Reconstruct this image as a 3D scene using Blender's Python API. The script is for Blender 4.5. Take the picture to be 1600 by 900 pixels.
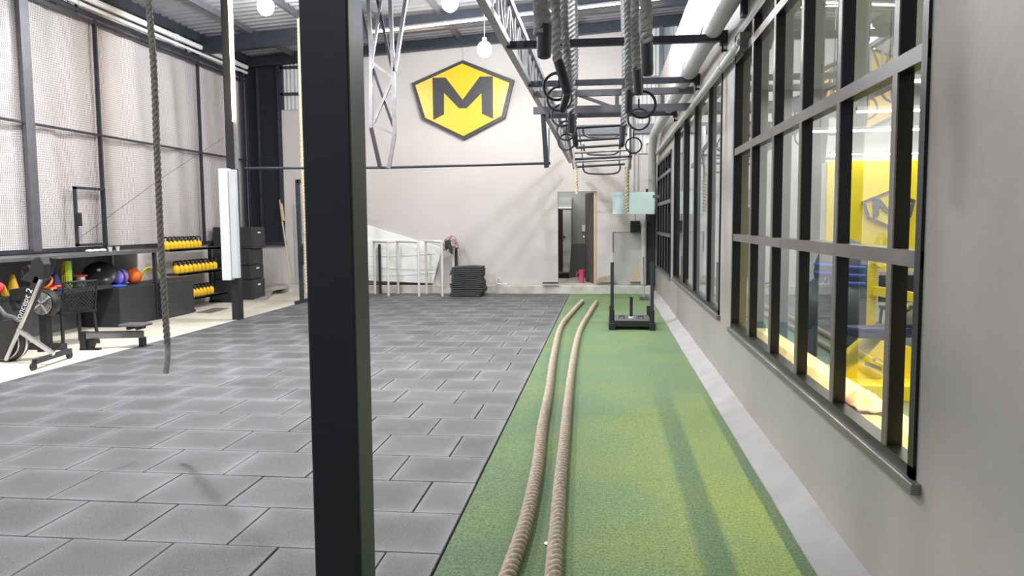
import bpy, bmesh, math, random
from mathutils import Vector, Matrix, noise
random.seed(7)
for o in list(bpy.data.objects): bpy.data.objects.remove(o)
S = bpy.context.scene; COL = S.collection
PI = math.pi
# ------------------------------------------------------------------ camera
FPX, H = 1220.0, 1.55
YAW, PITCH, ROLL = math.radians(6.80), math.radians(4.78), math.radians(0.45)
fw = Vector((-math.sin(YAW)*math.cos(PITCH), math.cos(YAW)*math.cos(PITCH), -math.sin(PITCH)))
rt0 = Vector((math.cos(YAW), math.sin(YAW), 0)); up0 = rt0.cross(fw)
rt = rt0*math.cos(ROLL) - up0*math.sin(ROLL); up = up0*math.cos(ROLL) + rt0*math.sin(ROLL)
EYE = Vector((0, 0, H))
cd = bpy.data.cameras.new('camera'); cam = bpy.data.objects.new('camera', cd); COL.objects.link(cam)
cam.matrix_world = Matrix(((rt.x, up.x, -fw.x, 0), (rt.y, up.y, -fw.y, 0), (rt.z, up.z, -fw.z, H), (0, 0, 0, 1)))
cd.sensor_width = 36; cd.lens = FPX/1600*36; cd.clip_start = .05; cd.clip_end = 200
S.camera = cam
def at(px, py, Y):
    d = fw + rt*(px-800)/FPX - up*(py-450)/FPX
    return EYE + d*(Y/d.y)
def ground(px, py, z=0):
    d = fw + rt*(px-800)/FPX - up*(py-450)/FPX
    return EYE + d*((z-H)/d.z)
def Yx(px, py, X):
    d = fw + rt*(px-800)/FPX - up*(py-450)/FPX
    return X/d.x*d.y
# ------------------------------------------------------------------ world, light, exposure
W = bpy.data.worlds.new('world'); S.world = W; W.use_nodes = True
W.node_tree.nodes['Background'].inputs[0].default_value = (.86, .90, 1, 1)
W.node_tree.nodes['Background'].inputs[1].default_value = .28
S.view_settings.view_transform = 'Standard'; S.view_settings.look = 'None'
S.view_settings.exposure = 0.35; S.view_settings.gamma = 1; S.view_settings.use_curve_mapping = False
LAMP_W = 330
def light(name, kind, loc, power, col=(1, 1, 1), size=.1, sy=None, rot=(0, 0, 0)):
    l = bpy.data.lights.new(name, kind); l.energy = power; l.color = col
    if kind == 'AREA':
        l.size = size
        if sy: l.shape = 'RECTANGLE'; l.size_y = sy
    else: l.shadow_soft_size = size
    o = bpy.data.objects.new(name, l); o.location = loc; o.rotation_euler = rot; COL.objects.link(o); return o
# rows of high-bay lamps hang under the roof over and behind the camera
for x, y, k in ((-5.3, 7.6, 1.5), (-2.4, 7.5, .9), (-5.3, 2, .45), (-2.4, 2, .4), (.3, 8.2, .28), (-2.4, -2.5, .2)):
    light('high_bay_light', 'AREA', (x, y, 4.95), LAMP_W*.62*k, (.95, .97, 1), .3)
light('gym_room_light', 'AREA', (3.9, 9, 3.4), 130, (1, .98, .92), 3, 6)
light('gym_room_light', 'AREA', (3.9, 3, 3.4), 90, (1, .98, .92), 2.4, 4)
gl = light('gym_strip_light', 'AREA', (1.96, 4.2, 3.34), 125, (1, .74, .12), .06, 4.6); gl.data.spread = math.radians(75)
light('store_room_light', 'AREA', (-.9, 18.6, 2.6), 16, (1, 1, .96), .8)

# ------------------------------------------------------------------ materials
def mat(name, col, rough=.6, metal=0, var=0, vscale=6, bump=0, bscale=80, col2=None, spec=.5, coat=0):
    m = bpy.data.materials.new(name); m.use_nodes = True; nt = m.node_tree; n = nt.nodes; b = n['Principled BSDF']
    b.inputs['Base Color'].default_value = (*col, 1); b.inputs['Roughness'].default_value = rough
    b.inputs['Metallic'].default_value = metal; b.inputs['Specular IOR Level'].default_value = spec
    b.inputs['Coat Weight'].default_value = coat
    tc = n.new('ShaderNodeTexCoord')
    if var or col2:
        nz = n.new('ShaderNodeTexNoise'); nz.inputs['Scale'].default_value = vscale; nz.inputs['Detail'].default_value = 6
        nt.links.new(tc.outputs['Object'], nz.inputs['Vector'])
        r = n.new('ShaderNodeValToRGB'); r.color_ramp.elements[0].position = .32; r.color_ramp.elements[1].position = .68
        c2 = col2 or tuple(min(1, c*(1+var)) for c in col); c1 = col if col2 else tuple(c*(1-var) for c in col)
        r.color_ramp.elements[0].color = (*c1, 1); r.color_ramp.elements[1].color = (*c2, 1)
        nt.links.new(nz.outputs['Fac'], r.inputs['Fac']); nt.links.new(r.outputs['Color'], b.inputs['Base Color'])
    if bump:
        nb = n.new('ShaderNodeTexNoise'); nb.inputs['Scale'].default_value = bscale; nb.inputs['Detail'].default_value = 4
        nt.links.new(tc.outputs['Object'], nb.inputs['Vector'])
        bp = n.new('ShaderNodeBump'); bp.inputs['Strength'].default_value = bump; bp.inputs['Distance'].default_value = .01
        nt.links.new(nb.outputs['Fac'], bp.inputs['Height']); nt.links.new(bp.outputs['Normal'], b.inputs['Normal'])
    return m
def emat(name, col, s):
    m = bpy.data.materials.new(name); m.use_nodes = True; nt = m.node_tree; nt.nodes.clear()
    e = nt.nodes.new('ShaderNodeEmission'); e.inputs[0].default_value = (*col, 1); e.inputs[1].default_value = s
    o = nt.nodes.new('ShaderNodeOutputMaterial'); nt.links.new(e.outputs[0], o.inputs[0]); return m
def glassmat(name, r0, tint=(1, 1, 1), rough=0.0):
    """one sheet of glass: clear, mirror-like at grazing angles (the same from both sides)"""
    m = bpy.data.materials.new(name); m.use_nodes = True; nt = m.node_tree; nt.nodes.clear(); L = nt.links.new
    g = nt.nodes.new('ShaderNodeNewGeometry'); d = nt.nodes.new('ShaderNodeVectorMath'); d.operation = 'DOT_PRODUCT'
    L(g.outputs['Normal'], d.inputs[0]); L(g.outputs['Incoming'], d.inputs[1])
    def mt(op, a, b=None):
        q = nt.nodes.new('ShaderNodeMath'); q.operation = op
        for i, v in enumerate((a, b)):
            if v is None: continue
            if isinstance(v, (int, float)): q.inputs[i].default_value = v
            else: L(v, q.inputs[i])
        return q.outputs[0]
    f = mt('ADD', mt('MULTIPLY', mt('POWER', mt('SUBTRACT', 1.0, mt('ABSOLUTE', d.outputs['Value'])), 5.0), 1-r0), r0)
    f = mt('DIVIDE', mt('MULTIPLY', f, 2.0), mt('ADD', f, 1.0))
    t = nt.nodes.new('ShaderNodeBsdfTransparent'); t.inputs[0].default_value = (*tint, 1)
    g = nt.nodes.new('ShaderNodeBsdfGlossy'); g.inputs['Roughness'].default_value = rough; g.inputs['Color'].default_value = (.95, .97, 1, 1)
    mx = nt.nodes.new('ShaderNodeMixShader'); o = nt.nodes.new('ShaderNodeOutputMaterial')
    L(f, mx.inputs[0]); L(t.outputs[0], mx.inputs[1]); L(g.outputs[0], mx.inputs[2]); L(mx.outputs[0], o.inputs[0])
    return m
K = {}
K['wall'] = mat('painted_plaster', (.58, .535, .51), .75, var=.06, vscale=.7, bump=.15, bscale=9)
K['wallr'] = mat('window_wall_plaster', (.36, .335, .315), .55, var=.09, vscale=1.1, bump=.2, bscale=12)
K['wallw'] = mat('white_plaster', (.72, .70, .68), .7, var=.04, vscale=1)
K['kick'] = mat('cement_fillet', (.34, .325, .315), .8, var=.09, vscale=3, bump=.3, bscale=14)
K['curb'] = mat('rough_cement', (.42, .39, .33), .9, col2=(.62, .60, .55), vscale=5, bump=.5, bscale=25)
K['beige'] = mat('pale_screed', (.66, .60, .49), .5, var=.1, vscale=2)
K['roof'] = mat('roof_sheet', (.34, .34, .36), .45, .3, var=.06)
K['steel'] = mat('dark_steel', (.04, .044, .058), .42, .3, var=.15, vscale=8)
K['steelgrey'] = mat('grey_steel', (.15, .15, .165), .42, .5, var=.12, vscale=8)
K['pillar'] = mat('pillar_paint', (.011, .013, .018), .4, .0, var=.12, vscale=3, spec=.6)
K['truss'] = mat('galvanised_steel', (.30, .30, .31), .38, .6, var=.15, vscale=9)
K['mull'] = mat('window_frame_black', (.006, .007, .010), .32, 0, spec=.45)
K['mullf'] = mat('window_frame_grey', (.21, .20, .195), .4, .5, var=.1, vscale=5)
K['black'] = mat('black_paint', (.018, .018, .02), .45)
K['vinyl'] = mat('black_vinyl', (.028, .029, .031), .5, var=.15, vscale=5, bump=.1, bscale=60)
K['sleeve'] = mat('rope_sleeve', (.02, .022, .035), .45)
K['rubber'] = mat('rubber_mat', (.055, .055, .058), .8, var=.25, vscale=20, bump=.3)
K['rope'] = mat('natural_rope', (.36, .29, .22), .9, col2=(.56, .47, .38), vscale=45, bump=.6, bscale=160)
K['ropeg'] = mat('grey_rope', (.25, .255, .26), .9, col2=(.40, .40, .40), vscale=40, bump=.6, bscale=160)
K['roped'] = mat('climbing_rope', (.12, .115, .10), .9, col2=(.27, .25, .21), vscale=60, bump=.6, bscale=160)
K['ropey'] = mat('sisal_rope', (.60, .52, .36), .9, var=.15, vscale=40)
K['pipe'] = mat('grey_pipe', (.50, .50, .49), .4, var=.06, vscale=3)
K['white'] = mat('white_paint', (.80, .80, .79), .4)
K['sheet'] = mat('white_tarpaulin', (.86, .86, .84), .35, var=.03, vscale=2)
K['cream'] = mat('cream_tube', (.70, .67, .62), .4)
K['yellow'] = mat('yellow_paint', (.93, .55, .008), .4)
K['signblack'] = mat('sign_black', (.02, .02, .023), .45, var=.3, vscale=25)
K['signyellow'] = mat('sign_yellow', (.92, .47, .002), .3, var=.02)
K['red'] = mat('red_plastic', (.75, .05, .04), .4); K['orange'] = mat('orange_plastic', (.85, .17, .03), .45)
K['green'] = mat('lime_foam', (.48, .75, .08), .6); K['navy'] = mat('navy_plastic', (.02, .03, .12), .5)
K['blue'] = mat('blue_plastic', (.05, .15, .65), .4); K['purple'] = mat('purple_vinyl', (.25, .17, .65), .4)
K['pink'] = mat('pink_plastic', (.65, .08, .18), .4); K['wood'] = mat('brown_door', (.12, .095, .085), .6, var=.15, vscale=4)
K['woodlight'] = mat('bare_timber', (.62, .42, .28), .7, var=.15); K['straw'] = mat('straw', (.55, .46, .30), .9, var=.25, vscale=40, bump=.5)
K['card'] = mat('cardboard', (.42, .34, .25), .9, var=.1)
K['mint'] = mat('frosted_board', (.62, .80, .76), .25, var=.03)
K['mesh'] = mat('mesh_wire', (.13, .11, .11), .5, .3)
K['chrome'] = mat('silver_metal', (.6, .6, .6), .25, .9)
K['tarp'] = mat('plastic_curtain', (.88, .81, .79), .28, var=.05, vscale=1.3, bump=.25, bscale=2.5)
K['roomgrey'] = mat('store_room_paint', (.30, .31, .295), .7); K['dark'] = mat('louvre_dark', (.04, .045, .06), .5)
K['gymfloor'] = mat('gym_floor', (.16, .22, .25), .4, var=.15, vscale=2); K['gymwall'] = mat('gym_wall', (.62, .62, .61), .7)
K['gymyellow'] = mat('gym_yellow_wall', (.95, .75, .02), .5)
K['led'] = emat('led_warm', (1, .80, .42), 7); K['ledw'] = emat('led_white', (.95, .98, 1), 12); K['bulb'] = emat('bulb_glow', (.86, .92, 1), 60)
K['glass'] = glassmat('window_glass', .045, (.93, .96, .96))
K['corr'] = mat('translucent_sheet', (.60, .61, .61), .5)
K['plaid'] = mat('plaid_cloth', (.10, .02, .03), .9, col2=(.65, .50, .52), vscale=14)
K['towel'] = mat('pink_towel', (.85, .35, .38), .95, col2=(.92, .85, .80), vscale=18)
K['hatch'] = mat('hatch_brown', (.17, .14, .13), .6)
K['lettering'] = mat('white_lettering', (.75, .75, .75), .5)
K['yellowgrid'] = mat('yellow_mesh', (.75, .62, .32), .5)

# turf: short artificial grass
def turf_mat():
    m = bpy.data.materials.new('artificial_turf'); m.use_nodes = True; nt = m.node_tree; n = nt.nodes; b = n['Principled BSDF']; L = nt.links.new
    tc = n.new('ShaderNodeTexCoord')
    fine = n.new('ShaderNodeTexNoise'); fine.inputs['Scale'].default_value = 95; fine.inputs['Detail'].default_value = 5; fine.inputs['Roughness'].default_value = .75
    mp = n.new('ShaderNodeMapping'); mp.inputs['Scale'].default_value = (1, .6, 1); L(tc.outputs['Object'], mp.inputs['Vector']); L(mp.outputs[0], fine.inputs['Vector'])
    r = n.new('ShaderNodeValToRGB'); r.color_ramp.elements[0].position = .34; r.color_ramp.elements[1].position = .66
    r.color_ramp.elements[0].color = (.022, .060, .022, 1); r.color_ramp.elements[1].color = (.235, .335, .145, 1); L(fine.outputs['Fac'], r.inputs['Fac'])
    big = n.new('ShaderNodeTexNoise'); big.inputs['Scale'].default_value = 1.3; big.inputs['Detail'].default_value = 5; L(tc.outputs['Object'], big.inputs['Vector'])
    r2 = n.new('ShaderNodeValToRGB'); r2.color_ramp.elements[0].position = .35; r2.color_ramp.elements[1].position = .65
    r2.color_ramp.elements[0].color = (.80, .92, 1.15, 1); r2.color_ramp.elements[1].color = (1.15, 1.08, .85, 1); L(big.outputs['Fac'], r2.inputs['Fac'])
    mx = n.new('ShaderNodeMix'); mx.data_type = 'RGBA'; mx.blend_type = 'MULTIPLY'; mx.inputs[0].default_value = 1
    L(r.outputs[0], mx.inputs[6]); L(r2.outputs[0], mx.inputs[7])
    band = n.new('ShaderNodeTexWave'); band.bands_direction = 'Y'; band.inputs['Scale'].default_value = 9; band.inputs['Distortion'].default_value = 3; band.inputs['Detail'].default_value = 3
    L(tc.outputs['Object'], band.inputs['Vector'])
    r3 = n.new('ShaderNodeValToRGB'); r3.color_ramp.elements[0].color = (.9, .9, .9, 1); r3.color_ramp.elements[1].color = (1.04, 1.04, 1.04, 1); L(band.outputs['Fac'], r3.inputs['Fac'])
    mx2 = n.new('ShaderNodeMix'); mx2.data_type = 'RGBA'; mx2.blend_type = 'MULTIPLY'; mx2.inputs[0].default_value = 1
    L(mx.outputs[2], mx2.inputs[6]); L(r3.outputs[0], mx2.inputs[7]); L(mx2.outputs[2], b.inputs['Base Color'])
    b.inputs['Roughness'].default_value = .7; b.inputs['Specular IOR Level'].default_value = .35; b.inputs['Sheen Weight'].default_value = .25
    b.inputs['Sheen Tint'].default_value = (.75, 1, .6, 1)
    bp = n.new('ShaderNodeBump'); bp.inputs['Strength'].default_value = .9; bp.inputs['Distance'].default_value = .012
    L(fine.outputs['Fac'], bp.inputs['Height']); L(bp.outputs[0], b.inputs['Normal']); return m
K['turf'] = turf_mat()
# rubber tiles: one island each, dusty worn edges from the tile's own UV
def tile_mat():
    m = bpy.data.materials.new('rubber_tiles'); m.use_nodes = True; nt = m.node_tree; n = nt.nodes; b = n['Principled BSDF']; L = nt.links.new
    tc = n.new('ShaderNodeTexCoord'); uv = n.new('ShaderNodeSeparateXYZ'); L(tc.outputs['UV'], uv.inputs[0])
    def mth(op, a, c=None):
        q = n.new('ShaderNodeMath'); q.operation = op
        for i, v in enumerate((a, c)):
            if v is None: continue
            if isinstance(v, (int, float)): q.inputs[i].default_value = v
            else: L(v, q.inputs[i])
        return q.outputs[0]
    dx = mth('ABSOLUTE', mth('SUBTRACT', uv.outputs[0], .5)); dy = mth('ABSOLUTE', mth('SUBTRACT', uv.outputs[1], .5))
    d = mth('MAXIMUM', dx, dy)
    big = n.new('ShaderNodeTexNoise'); big.inputs['Scale'].default_value = 2.2; big.inputs['Detail'].default_value = 5; L(tc.outputs['Object'], big.inputs['Vector'])
    e = mth('MULTIPLY', mth('POWER', mth('MULTIPLY', d, 2), 5), mth('MULTIPLY', big.outputs['Fac'], 1.1))
    geo = n.new('ShaderNodeNewGeometry')
    fine = n.new('ShaderNodeTexNoise'); fine.inputs['Scale'].default_value = 160; fine.inputs['Detail'].default_value = 2; L(tc.outputs['Object'], fine.inputs['Vector'])
    v = mth('ADD', mth('MULTIPLY', e, .13), mth('MULTIPLY', mth('POWER', geo.outputs['Random Per Island'], 1.0), .03))
    v = mth('ADD', v, mth('MULTIPLY', mth('SUBTRACT', fine.outputs['Fac'], .5), .24))
    v = mth('ADD', v, mth('MULTIPLY', big.outputs['Fac'], .09)); v = mth('MAXIMUM', mth('ADD', v, .034), .012)
    c = n.new('ShaderNodeCombineColor'); L(v, c.inputs[0]); L(mth('MULTIPLY', v, .985), c.inputs[1]); L(mth('MULTIPLY', v, 1.01), c.inputs[2])
    L(c.outputs[0], b.inputs['Base Color']); b.inputs['Roughness'].default_value = .6; b.inputs['Specular IOR Level'].default_value = .4
    bp = n.new('ShaderNodeBump'); bp.inputs['Strength'].default_value = .5; bp.inputs['Distance'].default_value = .004
    L(fine.outputs['Fac'], bp.inputs['Height']); L(bp.outputs[0], b.inputs['Normal']); return m
K['tile'] = tile_mat()

# ------------------------------------------------------------------ mesh helpers
V = Vector
class MB:
    def __init__(s): s.v = []; s.f = []; s.sm = False
    def add(s, vs, fs):
        o = len(s.v); s.v += [V(p) for p in vs]; s.f += [tuple(i+o for i in f) for f in fs]; return s
    def box(s, x0, x1, y0, y1, z0, z1):
        x0, x1 = sorted((x0, x1)); y0, y1 = sorted((y0, y1)); z0, z1 = sorted((z0, z1))
        return s.add([(x0,y0,z0),(x1,y0,z0),(x1,y1,z0),(x0,y1,z0),(x0,y0,z1),(x1,y0,z1),(x1,y1,z1),(x0,y1,z1)],
                     [(0,3,2,1),(4,5,6,7),(0,1,5,4),(1,2,6,5),(2,3,7,6),(3,0,4,7)])
    def bar(s, a, b, w, h=None, upv=(0, 0, 1)):
        a = V(a); b = V(b); h = h or w; d = (b-a).normalized(); u = V(upv)
        if abs(d.dot(u)) > .98: u = V((0, 1, 0))
        r = d.cross(u).normalized(); u = r.cross(d).normalized(); r *= w/2; u *= h/2
        return s.add([a-r-u, a+r-u, a+r+u, a-r+u, b-r-u, b+r-u, b+r+u, b-r+u], [(0,1,2,3),(7,6,5,4),(0,4,5,1),(1,5,6,2),(2,6,7,3),(3,7,4,0)])
    def tube(s, pts, r, n=10, closed=False, rf=None):
        pts = [V(p) for p in pts]; m = len(pts); vs = []; fs = []; prev = None
        for i, p in enumerate(pts):
            if closed: d = (pts[(i+1) % m]-pts[i-1]).normalized()
            else: d = (pts[min(i+1, m-1)]-pts[max(i-1, 0)]).normalized()
            if prev is None:
                a = V((0, 0, 1)) if abs(d.z) < .9 else V((0, 1, 0)); u = (a-d*a.dot(d)).normalized()
            else: u = (prev-d*prev.dot(d)).normalized()
            prev = u; w = d.cross(u)
            for k in range(n):
                t = 2*PI*k/n; rr = rf(i, t) if rf else (r[i] if isinstance(r, (list, tuple)) else r)
                vs.append(p+(u*math.cos(t)+w*math.sin(t))*rr)
        R = m if closed else m-1
        for i in range(R):
            for k in range(n):
                a = i*n+k; b = i*n+(k+1) % n; j = (i+1) % m; fs.append((a, b, j*n+(k+1) % n, j*n+k))
        if not closed: fs += [tuple(range(n-1, -1, -1)), tuple(range((m-1)*n, m*n))]
        s.sm = True; return s.add(vs, fs)
    def lathe(s, c, prof, n=24, axis='Z'):
        c = V(c); vs = []; fs = []
        for r, z in prof:
            for k in range(n):
                t = 2*PI*k/n; p = V((r*math.cos(t), r*math.sin(t), z))
                if axis == 'Y': p = V((p.x, p.z, p.y))
                if axis == 'X': p = V((p.z, p.x, p.y))
                vs.append(c+p)
        for i in range(len(prof)-1):
            for k in range(n): fs.append((i*n+k, i*n+(k+1) % n, (i+1)*n+(k+1) % n, (i+1)*n+k))
        fs += [tuple(range(n-1, -1, -1)), tuple(range((len(prof)-1)*n, len(prof)*n))]
        s.sm = True; return s.add(vs, fs)
    def sphere(s, c, r, sc=(1, 1, 1), n=20):
        pr = [(max(.0004, r*math.sin(PI*i/12)), -r*math.cos(PI*i/12)) for i in range(13)]
        o = len(s.v); s.lathe((0, 0, 0), pr, n)
        for i in range(o, len(s.v)): p = s.v[i]; s.v[i] = V((c[0]+p.x*sc[0], c[1]+p.y*sc[1], c[2]+p.z*sc[2]))
        return s
    def prism(s, pts, dvec):
        n = len(pts); pts = [V(p) for p in pts]; d = V(dvec)
        return s.add(pts+[p+d for p in pts], [tuple(range(n)), tuple(range(2*n-1, n-1, -1))]+[(i, i+n, (i+1) % n+n, (i+1) % n) for i in range(n)])
    def build(s, name, m, parent=None, bevel=0, kind=None, label=None, cat=None, group=None, fix=True, extra=None):
        me = bpy.data.meshes.new(name); off = parent.matrix_world.translation.copy() if (parent and getattr(s, 'world', True)) else V((0, 0, 0))
        if parent: off = V(parent.get('_base', (0, 0, 0))) if getattr(s, 'world', True) else V((0, 0, 0))
        base = V((0, 0, 0))
        if not parent and s.v and kind != 'structure':     # origin at the thing's base
            xs = [p.x for p in s.v]; ys = [p.y for p in s.v]; zs = [p.z for p in s.v]
            base = V(((min(xs)+max(xs))/2, (min(ys)+max(ys))/2, min(zs)))
            off = base
        me.from_pydata([p-off for p in s.v], [], s.f)
        if fix:
            bm = bmesh.new(); bm.from_mesh(me); bmesh.ops.recalc_face_normals(bm, faces=bm.faces); bm.to_mesh(me); bm.free()
        o = bpy.data.objects.new(name, me); me.materials.append(m); COL.objects.link(o)
        if extra:
            for q in extra: me.materials.append(q)
        if parent:
            o.parent = parent; b = V(parent.get('_base', (0, 0, 0)))
            o['_base'] = (0, 0, 0) if not getattr(s, 'world', True) else tuple(b)
        else: o.location = base; o['_base'] = tuple(base)
        if s.sm:
            for p in me.polygons: p.use_smooth = len(p.vertices) <= 4
            sh = o.modifiers.new('es', 'EDGE_SPLIT'); sh.split_angle = math.radians(45)
        if bevel:
            bv = o.modifiers.new('bev', 'BEVEL'); bv.width = bevel; bv.segments = 2; bv.limit_method = 'ANGLE'
        if kind: o['kind'] = kind
        if label: o['label'] = label
        if cat: o['category'] = cat
        if group: o['group'] = group
        return o
def thing(name, loc, label, cat, group=None):
    o = bpy.data.objects.new(name, None); o.location = loc; o.empty_display_size = .1; COL.objects.link(o)
    o['label'] = label; o['category'] = cat; o['_base'] = tuple(loc)
    if group: o['group'] = group
    return o
def local(): m = MB(); m.world = False; return m
KIDS = {}
def copy_tree(o, parent=None):
    c = o.copy(); COL.objects.link(c)
    if parent: c.parent = parent
    for ch in [q for q in bpy.data.objects if q.parent == o]: copy_tree(ch, c)
    return c
def smooth_path(pts, step=.03):
    pts = [V(p) for p in pts]; P = [pts[0]*2-pts[1]]+pts+[pts[-1]*2-pts[-2]]; out = []
    for i in range(1, len(P)-2):
        n = max(1, int((P[i+1]-P[i]).length/step))
        for k in range(n):
            t = k/n; a, b, c, d = P[i-1], P[i], P[i+1], P[i+2]
            out.append(.5*((2*b)+(c-a)*t+(2*a-5*b+4*c-d)*t*t+(3*b-a-3*c+d)*t**3))
    out.append(pts[-1]); return out
def rope(mb, pts, r, pitch=.09, strands=3, amp=.30, step=None, n=24):
    step = step or pitch/10; ps = smooth_path(pts, step)
    sl = [0]
    for i in range(1, len(ps)): sl.append(sl[-1]+(ps[i]-ps[i-1]).length)
    L = pitch*strands
    def rf(i, t): return r*(1-amp+amp*1.35*abs(math.cos(strands*.5*(t-2*PI*sl[i]/L))))
    return mb.tube(ps, r, n, rf=rf)
def struct(name, mb, m, **k): return mb.build(name, m, kind='structure', **k)
def text_obj(name, body, m, parent, loc, xdir, updir, size, depth=.004):
    cu = bpy.data.curves.new(name, 'FONT'); cu.body = body; cu.size = size; cu.extrude = depth/2; cu.align_x = 'CENTER'; cu.align_y = 'CENTER'
    cu.materials.append(m); o = bpy.data.objects.new(name, cu); COL.objects.link(o); o.parent = parent
    x = V(xdir).normalized(); y = V(updir); y = (y-x*y.dot(x)).normalized(); z = x.cross(y)
    p = V(loc)-V(parent['_base'])
    o.matrix_local = Matrix(((x.x, y.x, z.x, p.x), (x.y, y.y, z.y, p.y), (x.z, y.z, z.z, p.z), (0, 0, 0, 1)))
    bpy.context.view_layer.update(); me = bpy.data.meshes.new_from_object(o.evaluated_get(bpy.context.evaluated_depsgraph_get()))
    n = bpy.data.objects.new(name, me); COL.objects.link(n); n.parent = parent; n.matrix_local = o.matrix_local; bpy.data.objects.remove(o); return n
XW, XL, YF, YB = 1.10, -8.05, 16.95, -5.0     # right wall face, left wall, far wall face, open end behind
def roofz(x): return 5.27+.062*(x+8.05)

# ------------------------------------------------------------------ floor
b = MB(); b.box(XL-.4, 1.2, YB, 17.4, -.12, -.022); struct('floor', b, K['beige'])
b = MB(); b.box(XL, -5.98, YB, 17.0, -.022, 0.0); struct('floor_screed', b, K['beige'])
def build_tiles():
    TW, TH, xe, y0 = .533, .505, -.76, 3.49
    vs = []; fs = []; uvs = []
    r0 = int((YB-y0)/TH)-1; g = .0042; bv = .003
    for r in range(r0, int((YF-y0)/TH)+1):
        ya, yb = y0+r*TH, min(y0+(r+1)*TH, YF-.001); x = xe; first = True
        if yb-ya < .03: continue
        shift = TW/2 if r % 2 else 0
        while x > -5.97:
            w = (TW/2 if (shift and first) else TW); x0 = max(x-w, -5.98); first = False
            j = random.uniform(-.0016, .0016); dz = random.uniform(-.0015, .0012)
            a, bb, c, d = x0+g+j, x-g+j, ya+g, yb-g; o = len(vs)
            for (q0, q1, q2, q3, z) in ((a, bb, c, d, -.02), (a, bb, c, d, -bv+dz), (a+bv, bb-bv, c+bv, d-bv, dz)):
                vs += [(q0, q2, z), (q1, q2, z), (q1, q3, z), (q0, q3, z)]
            for k in range(2):
                for i in range(4): fs.append((o+k*4+i, o+k*4+(i+1) % 4, o+k*4+4+(i+1) % 4, o+k*4+4+i)); uvs.append(((0, 0), (1, 0), (1, 0), (0, 0)))
            fs.append((o+8, o+9, o+10, o+11)); uvs.append(((0, 0), (1, 0), (1, 1), (0, 1)))
            x -= w
    me = bpy.data.meshes.new('floor_tiles'); me.from_pydata(vs, [], fs); uvl = me.uv_layers.new(name='UVMap'); li = 0
    for f in uvs:
        for q in f: uvl.data[li].uv = q; li += 1
    o = bpy.data.objects.new('floor_tiles', me); me.materials.append(K['tile']); COL.objects.link(o); o['kind'] = 'structure'
build_tiles()
b = MB(); b.box(-5.98, -.755, YB, YF, -.022, -.0195); struct('floor_underlay', b, K['black'])
b = MB(); n = 120
for i in range(n+1):                                     # turf with slightly wavy right edge
    y = YB+(YF-YB)*i/n
    b.v += [V((-.752, y, -.004)), V((.0, y, .002)), V((.5, y, .002)), V((.935+.006*math.sin(y*2.1)+.004*math.sin(y*5), y, -.002))]
for i in range(n):
    for k in range(3): a = i*4+k; b.f.append((a, a+1, a+5, a+4))
o = struct('floor_turf', b, K['turf'])
b = MB(); b.box(-.75, 1.1, YB, YF, -.022, -.018); struct('floor_turf_base', b, K['black'])
b = MB()                                                 # cement fillet at the foot of the window wall
for i in range(n+1):
    y = YB+(YF-YB)*i/n; w = .01*noise.noise(V((y*1.2, 0, 3)))
    b.v += [V((.925, y, -.03)), V((.93+w, y, .006)), V((1.0, y, .035+w)), V((XW+.02, y, .085+w*1.5)), V((XW+.02, y, -.03))]
for i in range(n):
    for k in range(4): a = i*5+k; b.f.append((a, a+1, a+6, a+5))
struct('trim_1', b, K['kick'])
# ------------------------------------------------------------------ far wall
def hole_wall(mb, x0, x1, z0, z1, y0, y1, holes):
    hs = sorted(holes); x = x0
    for a, c, d, e in hs:
        mb.box(x, a, y0, y1, z0, z1)
        if d > z0: mb.box(a, c, y0, y1, z0, d)
        if e < z1: mb.box(a, c, y0, y1, e, z1)
        x = c
    mb.box(x, x1, y0, y1, z0, z1)
DX0, DX1, DZ0, DZ1 = -1.02, -.18, .19, 2.21
b = MB(); hole_wall(b, -7.22, 1.6, 0, 5.35, 17.1, 17.3, [(DX0, DX1, DZ0, DZ1)])
b.v = [V((p.x, p.y, roofz(p.x)-.02)) if p.z > 5.3 else p for p in b.v]
struct('wall_far', b, K['wall'])
b = MB(); b.box(-8.1, -7.22, 17.1, 17.3, 0, 1.16); struct('wall_far_corner', b, K['wall'])
b = MB(); m = 90                                         # cement curb along the far wall
for i in range(m+1):
    x = -7.3+8.35*i/m; w = .012*noise.noise(V((x*3, 0, 0))); b.v += [V((x, YF+w, -.02)), V((x, YF+.005+w, .165+w)), V((x, YF+.03+w, .18+w*.5)), V((x, 17.12, .185))]
for i in range(m):
    for k in range(3): a = i*4+k; b.f.append((a, a+1, a+5, a+4))
struct('trim_2', b, K['curb'])
b = MB(); b.bar(ground(396, 470), at(412, 450, 17), .5, .04); b.bar((-8.0, 15.95, .05), (-7.3, 17.0, .16), .5, .08)
struct('trim_3', b, K['kick'])
# grey blocked doorway panels on the far wall
b = MB(); b.box(-7.0, -6.15, 17.07, 17.1, .19, 2.0); struct('door_2', b, mat('grey_panel', (.42, .44, .45), .5))
b = MB(); b.box(.17, .80, 17.08, 17.1, .19, 1.32); struct('door_3', b, mat('grey_panel_b', (.44, .44, .425), .55, var=.05))
b = MB(); b.box(.165, .18, 17.06, 17.1, .9, 1.32); b.box(.165, .8, 17.075, 17.1, 1.32, 1.33); struct('trim_4', b, K['steelgrey'])
b = MB(); b.box(.87, 1.08, 17.05, 17.1, .17, 2.25); struct('trim_5', b, K['black'])
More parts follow.
